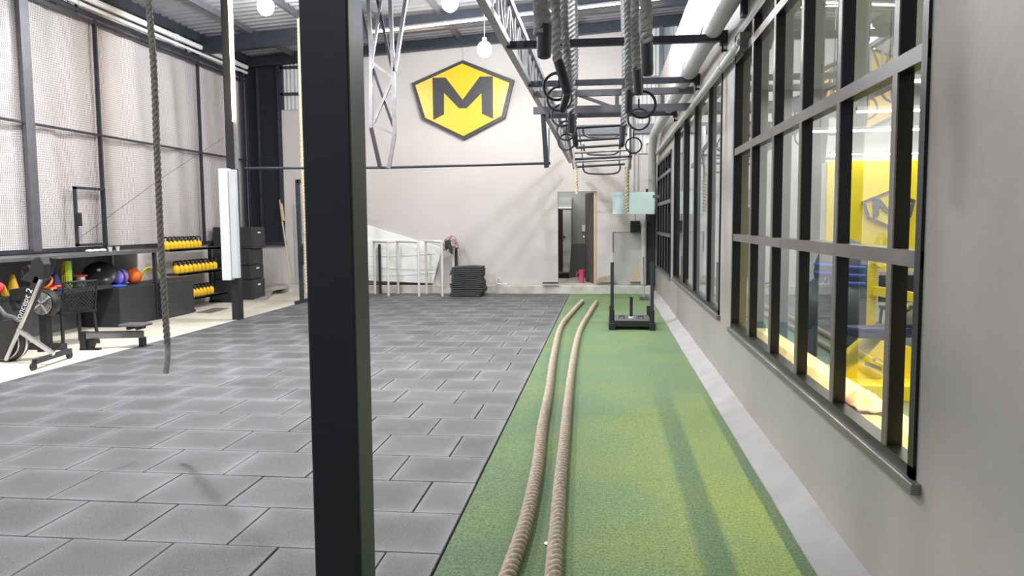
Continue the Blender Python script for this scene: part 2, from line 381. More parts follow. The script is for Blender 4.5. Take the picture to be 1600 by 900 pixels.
# store room behind the doorway
b = MB(); b.box(-2.2, -.1, 19.4, 19.5, 0, 2.9); b.box(-.12, -.02, 17.3, 19.5, 0, 2.9); b.box(-2.3, -2.2, 17.3, 19.5, 0, 2.9); b.box(-2.3, 0, 17.3, 19.5, 2.9, 3); struct('wall_store', b, K['roomgrey'])
b = MB(); b.box(-2.3, 0, 17.1, 19.5, .12, .188); struct('floor_store', b, K['curb'])
d = thing('store_door', (DX1, 17.3, .19), 'brown door leaf standing open inside the far doorway', 'door')
d['kind'] = 'structure'; d.name = 'door_1'; 
b = MB(); b.bar((DX1-.03, 17.32, 1.2), (-.43, 18.05, 1.2), .04, 2.0); b.build('door_leaf', K['wood'], d)
b = MB(); b.bar((DX1-.035, 17.14, 1.2), (DX1-.035, 17.3, 1.2), .05, 2.02); b.build('door_jamb', K['woodlight'], d, label='bare reddish timber jamb')
b = MB(); b.sphere((-.47, 17.9, 1.2), .035); b.build('door_handle', K['chrome'], d)
lk = thing('tall_locker', (-1.05, 19.0, .19), 'tall pale grey locker seen through the far doorway', 'locker')
b = MB(); b.box(-1.35, -.80, 19.0, 19.38, .32, 2.15); b.build('locker_body', K['roomgrey'], lk)
b = MB(); b.box(-1.12, -1.01, 18.98, 19.0, .35, 1.85); b.build('locker_gap', K['black'], lk)
b = MB(); b.box(-1.01, -.82, 18.97, 19.0, .35, 1.85); b.build('locker_door', mat('locker_grey', (.5, .5, .48), .5), lk)
b = MB(); b.sphere((-.98, 18.96, 1.2), .025); b.build('handle', K['black'], lk)
b = MB(); b.box(-1.35, -.80, 18.96, 19.0, 1.88, 1.92); b.build('top_rail', K['white'], lk)
for q in (-1.3, -.85): b = MB(); b.box(q, q+.04, 19.05, 19.3, .19, .33); b.build('leg', K['chrome'], lk)
b = MB(); P = [at(889, 433, 17.9), at(914, 433, 17.9), at(914, 381, 17.9), at(893, 381, 17.9)]
b.prism(P, (0, .03, 0)); b.build('grating_board', mat('speckled_black', (.015, .015, .015), .5, col2=(.04, .04, .04), vscale=45), label='black speckled board leaning inside the far doorway', cat='board')
bk = thing('plastic_bucket', at(908, 431, 17.6), 'pink plastic bucket on the floor inside the far doorway', 'bucket')
c = at(909, 431, 17.6); b = MB(); b.lathe((c.x, c.y, .19), [(.05, 0), (.065, .26), (.075, .27), (.075, .29), (.06, .285)], 20); b.build('pail', K['pink'], bk)
b = MB(); b.tube([V((c.x-.065, c.y, .43)), V((c.x-.11, c.y, .40)), V((c.x-.12, c.y, .33)), V((c.x-.06, c.y, .26))], .01, 8); b.build('handle', K['pink'], bk)
b = MB(); b.box(-.56, -.45, 19.36, 19.4, 1.32, 1.48); b.build('switch_plate', K['white'], label='white switch plate on the grey wall inside the far doorway', cat='switch')
# louvred dark window in the far left corner, corrugated sheets above the wall
b = MB(); b.box(-8.05, -7.26, 17.12, 17.16, 1.1, 5.3)
for i in range(120): z = 1.15+i*.034; b.add([(-8.05, 17.09, z), (-7.26, 17.09, z), (-7.26, 17.12, z+.028), (-8.05, 17.12, z+.028)], [(0, 1, 2, 3)])
w = struct('window_6', b, K['dark'])
for q in (-8.02, -7.75, -7.27):
    b = MB(); b.box(q-.03, q+.03, 17.04, 17.12, 1.1, 5.3); b.build('window_frame', K['steel'], w)
b = MB(); b.box(-8.05, -7.2, 17.0, 17.12, 1.08, 1.16); b.box(-8.05, -7.2, 17.02, 17.12, 5.2, 5.3); b.build('window_sill', K['steel'], w)
def corr(mb, x0, x1, z0, z1, y, per=.09):
    n = int((x1-x0)/per*4)
    for i in range(n+1):
        x = x0+(x1-x0)*i/n; yy = y-.018*(1 if (i//2) % 2 else 0); mb.v += [V((x, yy, z0)), V((x, yy, z1))]
    o = len(mb.v)-2*(n+1)
    for i in range(n): mb.f.append((o+2*i, o+2*i+2, o+2*i+3, o+2*i+1))
b = MB(); corr(b, -7.2, -6.5, 4.12, 5.15, 17.085); struct('window_7', b, K['corr'])
b = MB(); corr(b, .62, 1.75, 3.0, 5.75, 17.07); struct('window_8', b, K['corr'])
b = MB()
for z in (4.42, 5.0): b.box(-7.2, -6.5, 17.0, 17.06, z, z+.06)
b.box(-7.22, -7.14, 17.0, 17.08, 4.12, 5.3); b.box(-6.55, -6.47, 17.0, 17.08, 4.12, 5.3)
struct('trim_6', b, K['steel'])
b = MB()
for z in (4.55, ): b.box(.62, 1.7, 16.95, 17.02, z, z+.05)
b.box(1.12, 1.2, 16.9, 17.0, 3.2, 5.75); b.box(.56, .6, 17.0, 17.1, 3.0, 5.6)
struct('trim_7', b, K['steelgrey'])
b = MB(); b.box(-.95, 1.08, 16.98, 17.1, 3.42, 3.62); struct('trim_8', b, K['steelgrey'])
# faint vertical conduit above the sign and by the right corner
b = MB(); b.tube([at(723, 57, 17.08), at(723, 95, 17.08)], .012, 8); b.build('conduit_pipe', K['pipe'], label='thin vertical conduit above the yellow wall sign', cat='pipe')
for q, lb in ((991, 'left'), (997, 'right')):
    b = MB(); b.tube([at(q, 195, 17.07), at(q-1, 300, 17.07)], .013, 8); b.build('conduit_pipe', K['pipe'], label=f'thin vertical conduit above the mint board, {lb} one of the pair', cat='pipe')

# ------------------------------------------------------------------ the sign
def shield(Y, K1, K2, K3, mapf, dv, dv2, root):
    out = [(612,352),(912,468),(860,690),(618,818),(372,697),(312,487)]
    inn = [(608,373),(885,487),(838,680),(617,797),(393,690),(335,500)]
    M = [(435,457),(512,455),(612,585),(712,450),(788,448),(790,697),(725,667),(722,545),(635,635),(590,635),(503,545),(503,670),(440,703)]
    b = MB(); b.prism([mapf(*p) for p in out], dv); b.build('sign_border', K1, root)
    b = MB(); b.prism([mapf(*p)+V(dv2) for p in inn], (0, .02, 0)); b.build('sign_face', K2, root)
    b = MB(); b.prism([mapf(*p)+V(dv2)*2 for p in M], (0, .02, 0)); b.build('sign_letter', K3, root)
Ys = 17.0
sg = thing('wall_sign', at(725, 218, Ys), 'yellow shield sign with black border and letter M high on far wall', 'sign')
shield(Ys, K['signblack'], K['signyellow'], K['signblack'], lambda x, y: at(560+x/3.75, y/3.75, Ys), (0, .09, 0), (0, -.012, 0), sg)
# ------------------------------------------------------------------ roof
b = MB(); ys = []; y = YB
while y < 17.3: ys += [(y, 0), (y+.08, 0), (y+.11, .035), (y+.19, .035)]; y += .22
for (y, dz) in ys: b.v += [V((XL-.3, y, roofz(XL-.3)+dz)), V((3.2, y, roofz(3.2)+dz))]
for i in range(len(ys)-1): b.f.append((2*i, 2*i+1, 2*i+3, 2*i+2))
struct('ceiling', b, K['roof'])
for i, y in enumerate((0.2, 5.1, 10.0, 14.9)):
    b = MB(); b.bar((XL, y, roofz(XL)-.22), (3.0, y, roofz(3.0)-.22), .16, .30); struct(f'trim_{10+i}', b, K['steel'])
b = MB(); b.bar((XL, 16.95, roofz(XL)-.14), (3.0, 16.95, roofz(3.0)-.14), .14, .2); struct('trim_14', b, K['steel'])
for i, x in enumerate((-6.85, -5.6, -4.35, -3.1, -1.85, -.6, .65, 1.9)):
    b = MB(); b.bar((x, YB, roofz(x)-.05), (x, 17.1, roofz(x)-.05), .07, .1); struct(f'trim_{15+i}', b, K['steelgrey'])
b = MB(); b.bar((XL+.1, YB, 5.22), (XL+.1, 17.1, 5.22), .16, .22); struct('trim_23', b, K['steel'])
# ------------------------------------------------------------------ left side: wall, mesh screen
b = MB(); b.box(XL-.2, XL, YB, 17.3, 0, 1.2); struct('wall_left', b, K['wall'])
b = MB(); b.box(XL-.2, XL-.12, YB, 17.3, 1.2, 5.4); struct('wall_left_upper', b, K['wallw'])
b = MB(); ny, nz = 170, 24                                # loose plastic curtain behind the mesh
for i in range(ny+1):
    for j in range(nz+1):
        y = 6+(16.9-6)*i/ny; z = 1.22+(5.15-1.22)*j/nz
        x = XL-.05+.016*math.sin(y*5+.6*math.sin(z*2))+.013*math.sin(y*11+z)+.02*noise.noise(V((y*1.5, z*.8, 0)))
        b.v.append(V((x, y, z)))
for i in range(ny):
    for j in range(nz): a = i*(nz+1)+j; b.f.append((a, a+1, a+nz+2, a+nz+1))
b.sm = True
b.build('plastic_curtain', K['tarp'], label='milky white plastic curtain hanging behind the wire mesh on the left wall', cat='curtain')
sc = thing('mesh_screen', (XL, 11.5, 1.2), 'wire mesh safety screen with dark steel framing along the left side', 'screen')
b = MB(); y = 7.0
while y < 16.9: b.box(XL+.015, XL+.018, y-.0011, y+.0011, 1.22, 5.1); y += .034
z = 1.22
while z < 5.1: b.box(XL+.018, XL+.021, 7.0, 16.9, z-.0011, z+.0011); z += .034
b.build('wire_mesh', K['mesh'], sc, fix=False)
for y, w in ((8.3, .035), (10.2, .17), (11.75, .035), (14.9, .04), (16.8, .10)):
    b = MB(); b.box(XL+.02, XL+.075, y-w/2, y+w/2, 1.2, 4.78 if w < .1 else 5.15); b.build('post', K['steelgrey'] if w > .1 else K['steel'], sc)
for z, h in ((1.2, .06), (2.99, .03), (4.74, .05), (4.84, .05)):
    b = MB(); b.box(XL+.02, XL+.07, 7, 16.9, z-h/2, z+h/2); b.build('rail', K['steel'], sc)
for z in (1.26, 2.13): b = MB(); b.box(XL+.07, XL+.11, 11.0, 11.72, z-.02, z+.02); b.build('gate_rail', K['steel'], sc)
for y in (11.02, 11.71): b = MB(); b.box(XL+.07, XL+.11, y-.02, y+.02, 1.25, 2.14); b.build('gate_post', K['steel'], sc)
b = MB(); b.box(XL+.11, XL+.16, 10.98, 11.06, 1.55, 1.75); b.build('gate_latch', K['black'], sc)
for y in (10.9, 11.35, 14.5): b = MB(); b.box(XL+.03, XL+.06, y-.02, y+.02, 4.8, 5.12); b.build('short_post', K['steel'], sc)
for z, r, lb in ((5.02, .05, 'upper'), (4.90, .03, 'lower')):
    b = MB(); b.tube([(XL+.17, 7, z), (XL+.17, 16.8, z)], r, 12)
    for y in (11.2, 13.9, 16.2): b.tube([(XL+.17, y, z), (XL+.17, y+.07, z)], r*1.25, 12)
    b.build('white_pipe', K['white'], label=f'white pipe along the top of the mesh screen, {lb} of two', cat='pipe')
b = MB()                                                  # slack wire across the screen
b.tube([at(120, 375, 11.0), at(250, 280, 13), at(350, 215, 14.6)], .004, 6); b.build('slack_wire', K['steel'], label='thin wire slanting across the left mesh screen', cat='wire')
# ------------------------------------------------------------------ right wall with three windows
w3 = (2.86, 6.93, .62, 3.10); w2 = (7.66, 12.75, .64, 3.02); w1 = (13.35, 16.7, .60, 2.75)
b = MB(); TH = .2; wins = [w3, w2, w1]; y = YB
for a, c, d, e in wins:
    b.box(XW, XW+TH, y, a, -.03, 4.48); b.box(XW, XW+TH, a, c, -.03, d); b.box(XW, XW+TH, a, c, e, 4.48); y = c
b.box(XW, XW+TH, y, 17.1, -.03, 4.48)
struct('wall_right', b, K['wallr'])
def window(name, w, ys, zs, fw_=.05, dep=.05, gx=None):
    a, c, d, e = w
    gx = gx or XW+dep
    g = MB(); g.add([(gx, a, d), (gx, c, d), (gx, c, e), (gx, a, e)], [(0, 1, 2, 3)]); root = struct(name, g, K['glass'])
    f = MB(); q = .05
    for (y0, y1, z0, z1) in ((a, a+q, d, e), (c-q, c, d, e), (a, c, d, d+q), (a, c, e-q, e)): f.box(XW-.012, gx+.004, y0, y1, z0, z1)
    f.build('window_frame', K['mull'], root)
    s = MB(); s.box(XW-.035, XW+.02, a-.05, c+.05, d-.035, d+.006); s.build('window_sill', K['mullf'], root, bevel=.005)
    for y in ys: m_ = MB(); m_.box(XW-.002, gx+.004, y-fw_/2, y+fw_/2, d, e); o = m_.build('mullion', K['mull'], root); ff = MB(); ff.box(XW-.008, XW-.002, y-fw_/2, y+fw_/2, d, e); ff.build('mullion_face', K['mullf'], o)
    for z in zs: m_ = MB(); m_.box(XW-.002, gx+.004, a, c, z-.03, z+.03); o = m_.build('transom', K['mull'], root); ff = MB(); ff.box(XW-.0085, XW-.002, a, c, z-.03, z+.03); ff.build('transom_face', K['mullf'], o)
    return root
window('window_1', w3, (3.17, 3.90, 4.62, 5.35, 6.12), (1.41, 2.13, 2.90))
window('window_2', w2, (8.64, 9.97, 11.27), (), .05, .035)
window('window_3', w1, (14.0, 14.65, 15.3, 16.0), (1.31, 1.90, 2.42), .035, .03)
# inner ledge and the gym room beyond
b = MB(); b.box(XW+TH-.1, XW+TH+.14, 2.7, 7.0, .55, .61); struct('trim_30', b, K['wallw'])
b = MB(); b.box(XW+TH, 8.0, YB, 12.4, -.08, 0); struct('floor_gym', b, K['gymfloor'])
b = MB(); b.box(XW+TH, 8.0, YB, 12.4, 3.5, 3.58); struct('ceiling_gym', b, K['gymwall'])
b = MB(); b.box(XW+TH, 8.0, 12.3, 12.4, 0, 3.5); struct('wall_gym_far', b, K['gymwall'])
b = MB(); b.box(7.6, 7.7, YB, 12.3, 0, 3.5); struct('wall_gym_right', b, K['gymwall'])
b = MB(); b.box(3.3, 6.4, 12.24, 12.3, .85, 2.42); struct('wall_gym_yellow', b, K['gymyellow'])
b = MB(); b.box(XW+TH, 6, 17.1, 17.2, 0, 3.6); b.box(6, 6.1, 12.4, 17.2, 0, 3.6); b.box(XW+TH, 6, 12.4, 17.2, 3.5, 3.6); struct('wall_dark_room', b, mat('dark_room', (.10, .10, .10), .8))
b = MB(); b.box(XW+TH, 6.0, 12.4, 17.1, -.08, 0); struct('floor_dark_room', b, K['dark'])
t = thing('strip_lamp', (1.96, 4.2, 3.36), 'long yellow strip lamp under the gym ceiling just inside the near window', 'lamp')
b = MB(); b.box(1.93, 1.99, 1.9, 6.5, 3.37, 3.39); b.build('diffuser', emat('led_yellow', (1, .72, .15), 4), t)
b = MB(); b.box(1.92, 2.0, 1.89, 6.51, 3.39, 3.5); b.build('housing', K['white'], t)
gs = thing('gym_wall_sign', at(1389, 355, 12.2), 'outlined shield sign with grey letter M on the yellow wall behind the windows', 'sign')
GY = 12.17
def gmap(x, y): return at(1347+(x-312)/600*84, 298+(y-352)/466*58, GY)
out = [(612,352),(912,468),(860,690),(618,818),(372,697),(312,487)]; inn = [(612,385),(875,487),(830,670),(618,783),(402,680),(350,500)]
b = MB(); P = [gmap(*p) for p in out]; Q = [gmap(*p) for p in inn]
for i in range(6):
    j = (i+1) % 6; b.prism([P[i], P[j], Q[j], Q[i]], (0, .03, 0))
b.build('sign_border', K['steelgrey'], gs)
b = MB(); b.prism([gmap(*p) for p in [(435,457),(512,455),(612,585),(712,450),(788,448),(790,697),(725,667),(722,545),(635,635),(590,635),(503,545),(503,670),(440,703)]], (0, .03, 0)); b.build('sign_letter', K['steelgrey'], gs)
b = MB(); b.prism([gmap(*p)+V((0, .04, 0)) for p in out], (0, .02, 0)); b.build('sign_face', K['gymyellow'], gs)
# linear lamps under the gym ceiling
spots = [(3.3, 6.4, 12.1, 2.50), (2.6, 4.2, 10.4, 2.66), (4.6, 6.0, 10.4, 2.66), (2.6, 4.2, 8.6, 2.66), (4.4, 5.8, 8.6, 2.66), (2.2, 3.6, 6.8, 2.66), (3.9, 5.2, 6.8, 2.66), (2.2, 3.6, 5.0, 2.66)]
names = ['above the yellow wall', 'left in the farthest row', 'right in the farthest row', 'left in the second row', 'right in the second row', 'left in the third row', 'right in the third row', 'nearest of all']
for (x0, x1, y, z), nm in zip(spots, names):
    t = thing('linear_lamp', ((x0+x1)/2, y, z), f'white linear lamp in the gym room, {nm}', 'lamp', 'linear lamps in the gym room')
    b = MB(); b.box(x0, x1, y-.02, y+.02, z, z+.02); b.build('diffuser', K['ledw'], t)
    b = MB(); b.box(x0-.01, x1+.01, y-.03, y+.03, z+.02, z+.06); b.build('housing', K['white'], t)
    for q in (x0+.1, x1-.1): b = MB(); b.tube([(q, y, z+.06), (q, y, 3.5)], .004, 6); b.build('hanging_wire', K['steelgrey'], t)
# gym machine (yellow) behind the near window
K['lemon'] = mat('lemon_paint', (.88, .72, .03), .4)
gm = thing('leg_press_machine', (2.5, 7.6, 0), 'yellow weight machine with black padded bench behind the near window', 'exercise machine')
b = MB(); b.box(1.95, 2.75, 6.9, 7.9, 0, .14); b.box(2.35, 3.3, 7.3, 8.2, .0, .22); b.build('base_plate', K['lemon'], gm, bevel=.01)
b = MB(); b.prism([(2.1, 7.2, .14), (2.75, 7.2, .14), (2.7, 7.2, .42), (2.45, 7.2, .48)], (0, .5, 0)); b.build('side_plate', K['lemon'], gm)
b = MB(); b.bar((2.62, 8.05, .2), (2.62, 8.05, 1.2), .07, .07); b.build('upright', K['lemon'], gm)
b = MB(); b.bar((2.62, 8.0, 1.16), (2.80, 7.9, 1.0), .05, .05); b.bar((2.62, 7.98, .86), (3.0, 7.8, .80), .07, .09); b.tube([(2.8, 7.8, 1.0), (2.8, 8.0, 1.0)], .06, 16); b.build('lever_arm', K['lemon'], gm)
b = MB(); b.bar((2.15, 7.2, .56), (2.85, 7.7, .50), .30, .09); b.build('seat_pad', K['navy'], gm, bevel=.02)
b = MB(); b.bar((2.75, 7.55, .55), (3.15, 7.9, .66), .35, .08); b.build('back_pad', K['vinyl'], gm, bevel=.02)
b = MB(); b.bar((2.3, 7.15, .28), (2.62, 7.3, .16), .035, .035); b.tube([(2.35, 7.1, .33), (2.5, 7.2, .25)], .02, 8); b.build('link_rod', K['chrome'], gm)
b = MB(); b.tube([(2.75, 8, .62), (2.95, 8, .70)], .025, 10); b.build('handle', K['lemon'], gm)
b = MB()
for i in range(46):
    x = 2.9+i*.07; b.bar((x, 11.0, .18), (x+.45, 11.0, .85), .008, .008); b.bar((x+.45, 11.0, .18), (x, 11.0, .85), .008, .008)
b.box(2.9, 6.5, 10.98, 11.02, .85, .90); b.box(2.9, 6.5, 10.98, 11.02, .13, .18)
for x in (2.92, 4.7, 6.45): b.box(x, x+.04, 10.98, 11.02, 0, .9)
b.build('mesh_fence', K['yellowgrid'], label='low fence of yellow diamond mesh in the gym behind the windows', cat='fence')
gt = thing('massage_recliner', at(1325, 440, 9.5), 'grey hooded recliner with blue stripes in front of the yellow wall', 'recliner')
c = at(1320, 385, 9.5)
b = MB(); b.sphere((c.x, 9.5, .95), .34, (1, .8, 1.15)); b.sphere((c.x-.12, 9.45, .55), .38, (1.1, 1, 1)); b.box(c.x-.4, c.x+.4, 9.2, 9.9, 0, .35)
b.build('shell', mat('recliner_grey', (.10, .11, .13), .4), gt)
for z in (.86, .95, 1.04): b = MB(); b.tube([(c.x-.35+.1*k, 9.5-.31*math.sin(PI*(k+.3)/7.6)-.02, z-.02*k*.3) for k in range(6)], .018, 8); b.build('stripe', K['blue'], gt, label='glossy blue stripe')
for k, x in enumerate((3.7, 4.55)):
    st = thing('gym_stool', (x, 10.2, 0), ('left' if k == 0 else 'right')+' black chair behind the yellow machine in the gym room', 'chair', 'chairs in the gym room')
    b = MB(); b.box(x-.22, x+.22, 10.0, 10.44, .42, .46); b.build('seat', K['black'], st, bevel=.01)
    b = MB(); b.box(x-.22, x+.22, 10.42, 10.46, .5, .85); b.build('backrest', K['black'], st, bevel=.01)
    for dx in (-.2, .2):
        for dy in (0.02, .42): b = MB(); b.bar((x+dx*.9, 10.0+dy, .43), (x+dx*1.1, 10.0+dy, 0), .03); b.build('leg', K['black'], st)
b = MB(); nn = 14
for i in range(nn+1):
    for j in range(7):
        y = 3.85+.45*i/nn; x = 1.22+.18*j/6; b.v.append(V((x, y, .625+.035*abs(noise.noise(V((x*9, y*9, 0))))+.04*math.exp(-((y-4.1)/.12)**2)*math.sin(PI*j/6))))
for i in range(nn):
    for j in range(6): a = i*7+j; b.f.append((a, a+1, a+8, a+7))
b.sm = True; o = b.build('hand_towel', K['towel'], label='crumpled pink and white towel on the inner window ledge', cat='towel')
sm_ = o.modifiers.new('s', 'SOLIDIFY'); sm_.thickness = .008
# ------------------------------------------------------------------ foreground pillar
b = MB(); b.box(-.990, -.824, 2.5, 2.665, 0, roofz(-.9)); struct('trim_31', b, K['pillar'], bevel=.008)
# ------------------------------------------------------------------ pipes on the right
def pipe(name, pts, r, lb, col='pipe', collars=()):
    t = thing(name, pts[-1], lb, 'pipe'); b = MB(); b.tube(smooth_path(pts, .15) if len(pts) > 2 else pts, r, 16); b.build('tube', K[col], t)
    for y in collars:
        z = pts[0][2]; x = pts[0][0]; b = MB(); b.tube([(x, y, z), (x, y+.12, z)], r*1.16, 16); b.build('collar', K[col], t)
pipe('drain_pipe', [(.975, 1.0, 3.29), (.975, 8, 3.29), (.975, 15.4, 3.29)], .085, 'thick grey drain pipe running high along the window wall', 'pipe', (7.6, 9.3, 12.1))
pipe('drain_bend', [(.975, 15.4, 3.29), (.96, 15.85, 3.26), (.95, 16.1, 3.1), (.96, 16.4, 2.75), (.985, 16.7, 2.2), (.985, 16.75, 1.7)], .085, 'grey pipe bend dropping down in the far right corner', 'pipe')
pipe('cable_duct', [(1.045, 6.35, 2.93), (1.045, 10, 2.93), (1.045, 16.4, 2.93)], .034, 'slim grey conduit running under the thick pipe along the window wall', 'pipe', (6.42, 7.3))
pipe('down_pipe', [(.83, 17.0, .2), (.83, 17.0, .8), (.83, 17.0, 1.6)], .06, 'pale upright pipe beside the broom on the far wall', 'pipe')
b = MB(); b.box(1.03, XW, 6.32, 6.50, 2.87, 3.0); b.build('junction_box', K['steelgrey'], label='grey end box on the slim conduit above the near window', cat='box')
b = MB(); b.box(1.13, 1.23, 6.4, 6.52, 4.48, 5.6); b.box(1.06, XW, 6.4, 6.52, 3.15, 5.6); struct('trim_32', b, K['steel'])
b = MB(); c = at(986, 219, 16.98); b.box(c.x-.04, c.x+.04, 17.02, 17.1, c.z-.05, c.z+.05); b.tube([(c.x, 17.02, c.z-.02), (c.x, 16.9, c.z-.03)], .03, 12)
# (small wall camera sits on the far wall right of the rig)
b.v = [p+V((.36, 0, -.02)) for p in b.v]; b.build('wall_camera', K['white'], label='small white camera box on the far wall near the right corner', cat='camera')
# mint board and the little black fan box below
mb_ = thing('hanging_board', at(990, 335, 16.2), 'pale mint rectangular board hanging by the window wall near the far door', 'board')
b = MB(); p0 = at(957, 335, 16.2); p1 = at(1023, 300, 16.2); b.box(p0.x, p1.x, 16.2, 16.23, p0.z, p1.z); b.build('panel', K['mint'], mb_, bevel=.004)
b = MB(); b.box(p1.x-.04, XW, 16.19, 16.24, p1.z-.12, p1.z-.06); b.build('bracket', K['steelgrey'], mb_)
vb = thing('vent_box', at(992, 362, 17.05), 'small black ribbed vent box on the far wall under the mint board', 'vent')
p0 = at(985, 363, 17.02); p1 = at(1000, 345, 17.02)
b = MB(); b.box(p0.x, p1.x, 16.98, 17.1, p0.z, p1.z); b.build('housing', K['black'], vb)
for i in range(6): b = MB(); z = p0.z+.02+i*(p1.z-p0.z-.03)/6; b.box(p0.x+.01, p1.x-.01, 16.965, 16.98, z, z+.018); b.build('slat', K['steel'], vb)
b = MB(); b.tube([(p0.x+.1, 17.05, p1.z), (p0.x+.1, 17.06, p1.z+.4)], .006, 6); b.build('cable', K['black'], vb)
# broom, cardboard, pole
br = thing('broom', (.45, 17.0, .18), 'straw broom leaning on the far wall beside the grey panel', 'broom')
b = MB(); b.add([at(983, 440, 17.0), at(1006, 440, 17.0), at(1007, 402, 17.0), at(1003, 402, 17.0), at(983, 440, 17.06), at(1006, 440, 17.06), at(1007, 402, 17.04), at(1003, 402, 17.04)], [(0,1,2,3),(7,6,5,4),(0,4,5,1),(1,5,6,2),(2,6,7,3),(3,7,4,0)]); b.build('bristles', K['straw'], br)
b = MB(); b.tube([at(1005, 404, 17.02), at(1007, 380, 17.04)], .013, 8); b.build('handle', K['woodlight'], br)
b = MB(); b.prism([at(931, 441, 17.0), at(962, 441, 17.0), at(957, 430, 17.0), at(936, 434, 17.0)], (0, .06, 0)); b.build('cardboard_piece', K['card'], label='brown cardboard piece on the curb right of the far doorway', cat='cardboard')
sl = thing('sledgehammer', ground(1006, 469), 'sledgehammer standing head down on the turf by the window wall', 'hammer')
c = ground(1006, 469); b = MB(); b.tube([(c.x, c.y, .05), (c.x-.02, c.y+.12, .86)], .02, 10); b.build('handle', K['chrome'], sl)
b = MB(); b.box(c.x-.09, c.x+.09, c.y-.04, c.y+.04, 0, .08); b.build('head', K['steelgrey'], sl, bevel=.01)
b = MB(); b.bar(at(848, 442, 16.93)+V((0, -.02, 0)), at(872, 442, 16.93)+V((0, -.02, 0)), .08, .03); b.build('floor_strip', K['black'], label='short black strip on the curb left of the doorway', cat='strip')
fg = thing('brass_tap', at(785, 444, 16.95), 'small white tap and pipe fitting on the curb right of the mats', 'tap')
c = at(785, 443, 17.0); b = MB(); b.tube([(c.x-.12, 17.0, .19), (c.x-.12, 17.0, .36), (c.x-.06, 16.98, .34), (c.x-.03, 16.97, .28)], .016, 8); b.build('spout', K['white'], fg)
b = MB(); b.tube([(c.x-.12, 17.0, .205), (c.x+.1, 17.0, .205)], .022, 8); b.tube([(c.x, 17.0, .205), (c.x, 17.0, .26)], .03, 8); b.build('pipe', K['white'], fg)
# ------------------------------------------------------------------ rig: lattice girder and cross bars
gd = thing('lattice_girder', (-.92, 6, 3.2), 'long steel lattice girder running above the edge of the turf', 'girder')
GX = -.92
def gpt(y, top):      # the girder dips towards the far wall
    t = max(0, (y-12.2)/4.3); z = 3.23-.42*t; x = GX+.20*t
    return V((x, y, z+(.43-.1*t if top else 0)))
for top, nm in ((False, 'bottom_chord'), (True, 'top_chord')):
    b = MB(); ys = [2.2, 12.2, 16.5]
    for a, c in zip(ys, ys[1:]): b.bar(gpt(a, top), gpt(c, top), .07, .06)
    b.build(nm, K['truss'], gd)
ys = [2.2+.42*i for i in range(35)]
for i, y in enumerate(ys[:-1]):
    b = MB(); b.bar(gpt(y, 0), gpt(y, 1), .025, .025); b.build('strut', K['truss'], gd)
    b = MB(); a, c = (y, y+.42); b.bar(gpt(a, i % 2), gpt(c, (i+1) % 2), .022, .022); b.build('diagonal', K['truss'], gd)
bars = [(7.45, K['steel'], 'nearest'), (9.54, K['steel'], 'second'), (12.42, K['steel'], 'fourth')]
for y, m_, nm in bars:
    t = thing('cross_bar', (0, y, 3.2), f'dark steel bar crossing from girder to window wall, {nm} counted from the camera', 'bar', 'cross bars of the rig')
    b = MB(); b.bar((GX, y, 3.21), (XW-.06, y, 3.21), .06, .065); b.build('beam', m_, t)
    b = MB(); b.box(XW-.06, XW, y-.05, y+.05, 3.15, 3.27); b.build('end_plate', K['black'], t)
    b = MB(); b.tube([(XW-.05, y, 3.1), (XW, y, 3.1)], .012, 8); b.tube([(XW-.04, y, 3.15), (XW-.04, y, 3.08)], .008, 8); b.build('bolt', K['black'], t)
t = thing('truss_beam', (0, 10.21, 3.0), 'grey trussed beam crossing the rig behind the second dark bar', 'truss')
for z, h, nm in ((3.195, .08, 'top_chord'), (2.99, .09, 'bottom_chord')): b = MB(); b.bar((GX, 10.21, z), (XW, 10.21, z), .06, h); b.build(nm, K['steelgrey'], t)
for x in (.15, .72): b = MB(); b.bar((x, 10.21, 3.19), (x, 10.21, 2.99), .05); b.build('strut', K['steelgrey'], t)
b = MB(); b.bar((-.33, 10.21, 3.17), (.12, 10.21, 3.0), .04); b.build('diagonal', K['steelgrey'], t)
# rungs of the monkey bars near the far wall
mk = thing('monkey_bars', (0, 14.6, 2.7), 'monkey bar ladder with dark rungs and handles near the far wall', 'monkey bars')
ra = at(893, 252, 16.3); rb = at(985, 196, 13.0); rc = at(985, 262, 16.3)
for a, c in ((gpt(13, 0)+V((.25, 0, 0)), at(897, 262, 16.3)), (rb, rc)): b = MB(); b.bar(a, c, .04, .07); b.build('side_rail', K['truss'], mk)
for y, Yd, x0, x1 in ((197, 12.7, 896, 980), (217, 13.2, 900, 976), (228, 13.7, 900, 976), (236, 14.3, 898, 984), (246, 14.9, 898, 988), (250, 15.3, 899, 988), (258, 16.0, 899, 985)):
    b = MB(); b.tube([at(x0, y+3, Yd), at(x1, y-2, Yd)], .022, 10); b.build('rung', K['steel'] if y not in (236, 250) else K['truss'], mk)
for y0, y1, x0, x1, Yd in ((205, 214, 911, 969, 13.4), (232, 241, 912, 968, 14.6), (262, 271, 911, 969, 16.0)):
    b = MB(); b.tube(smooth_path([at(x0, y0-6, Yd), at(x0, y0, Yd), at(x0+8, y1, Yd), at(x1-8, y1, Yd), at(x1, y0, Yd), at(x1, y0-6, Yd)], .05), .018, 8); b.build('handle', K['steel'], mk)
for x in (at(905, 210, 13.4).x, at(972, 210, 13.4).x): b = MB(); b.tube([(x, 13.2, 3.1), (x, 16.1, 2.7)], .012, 8); b.build('tie_rod', K['truss'], mk)
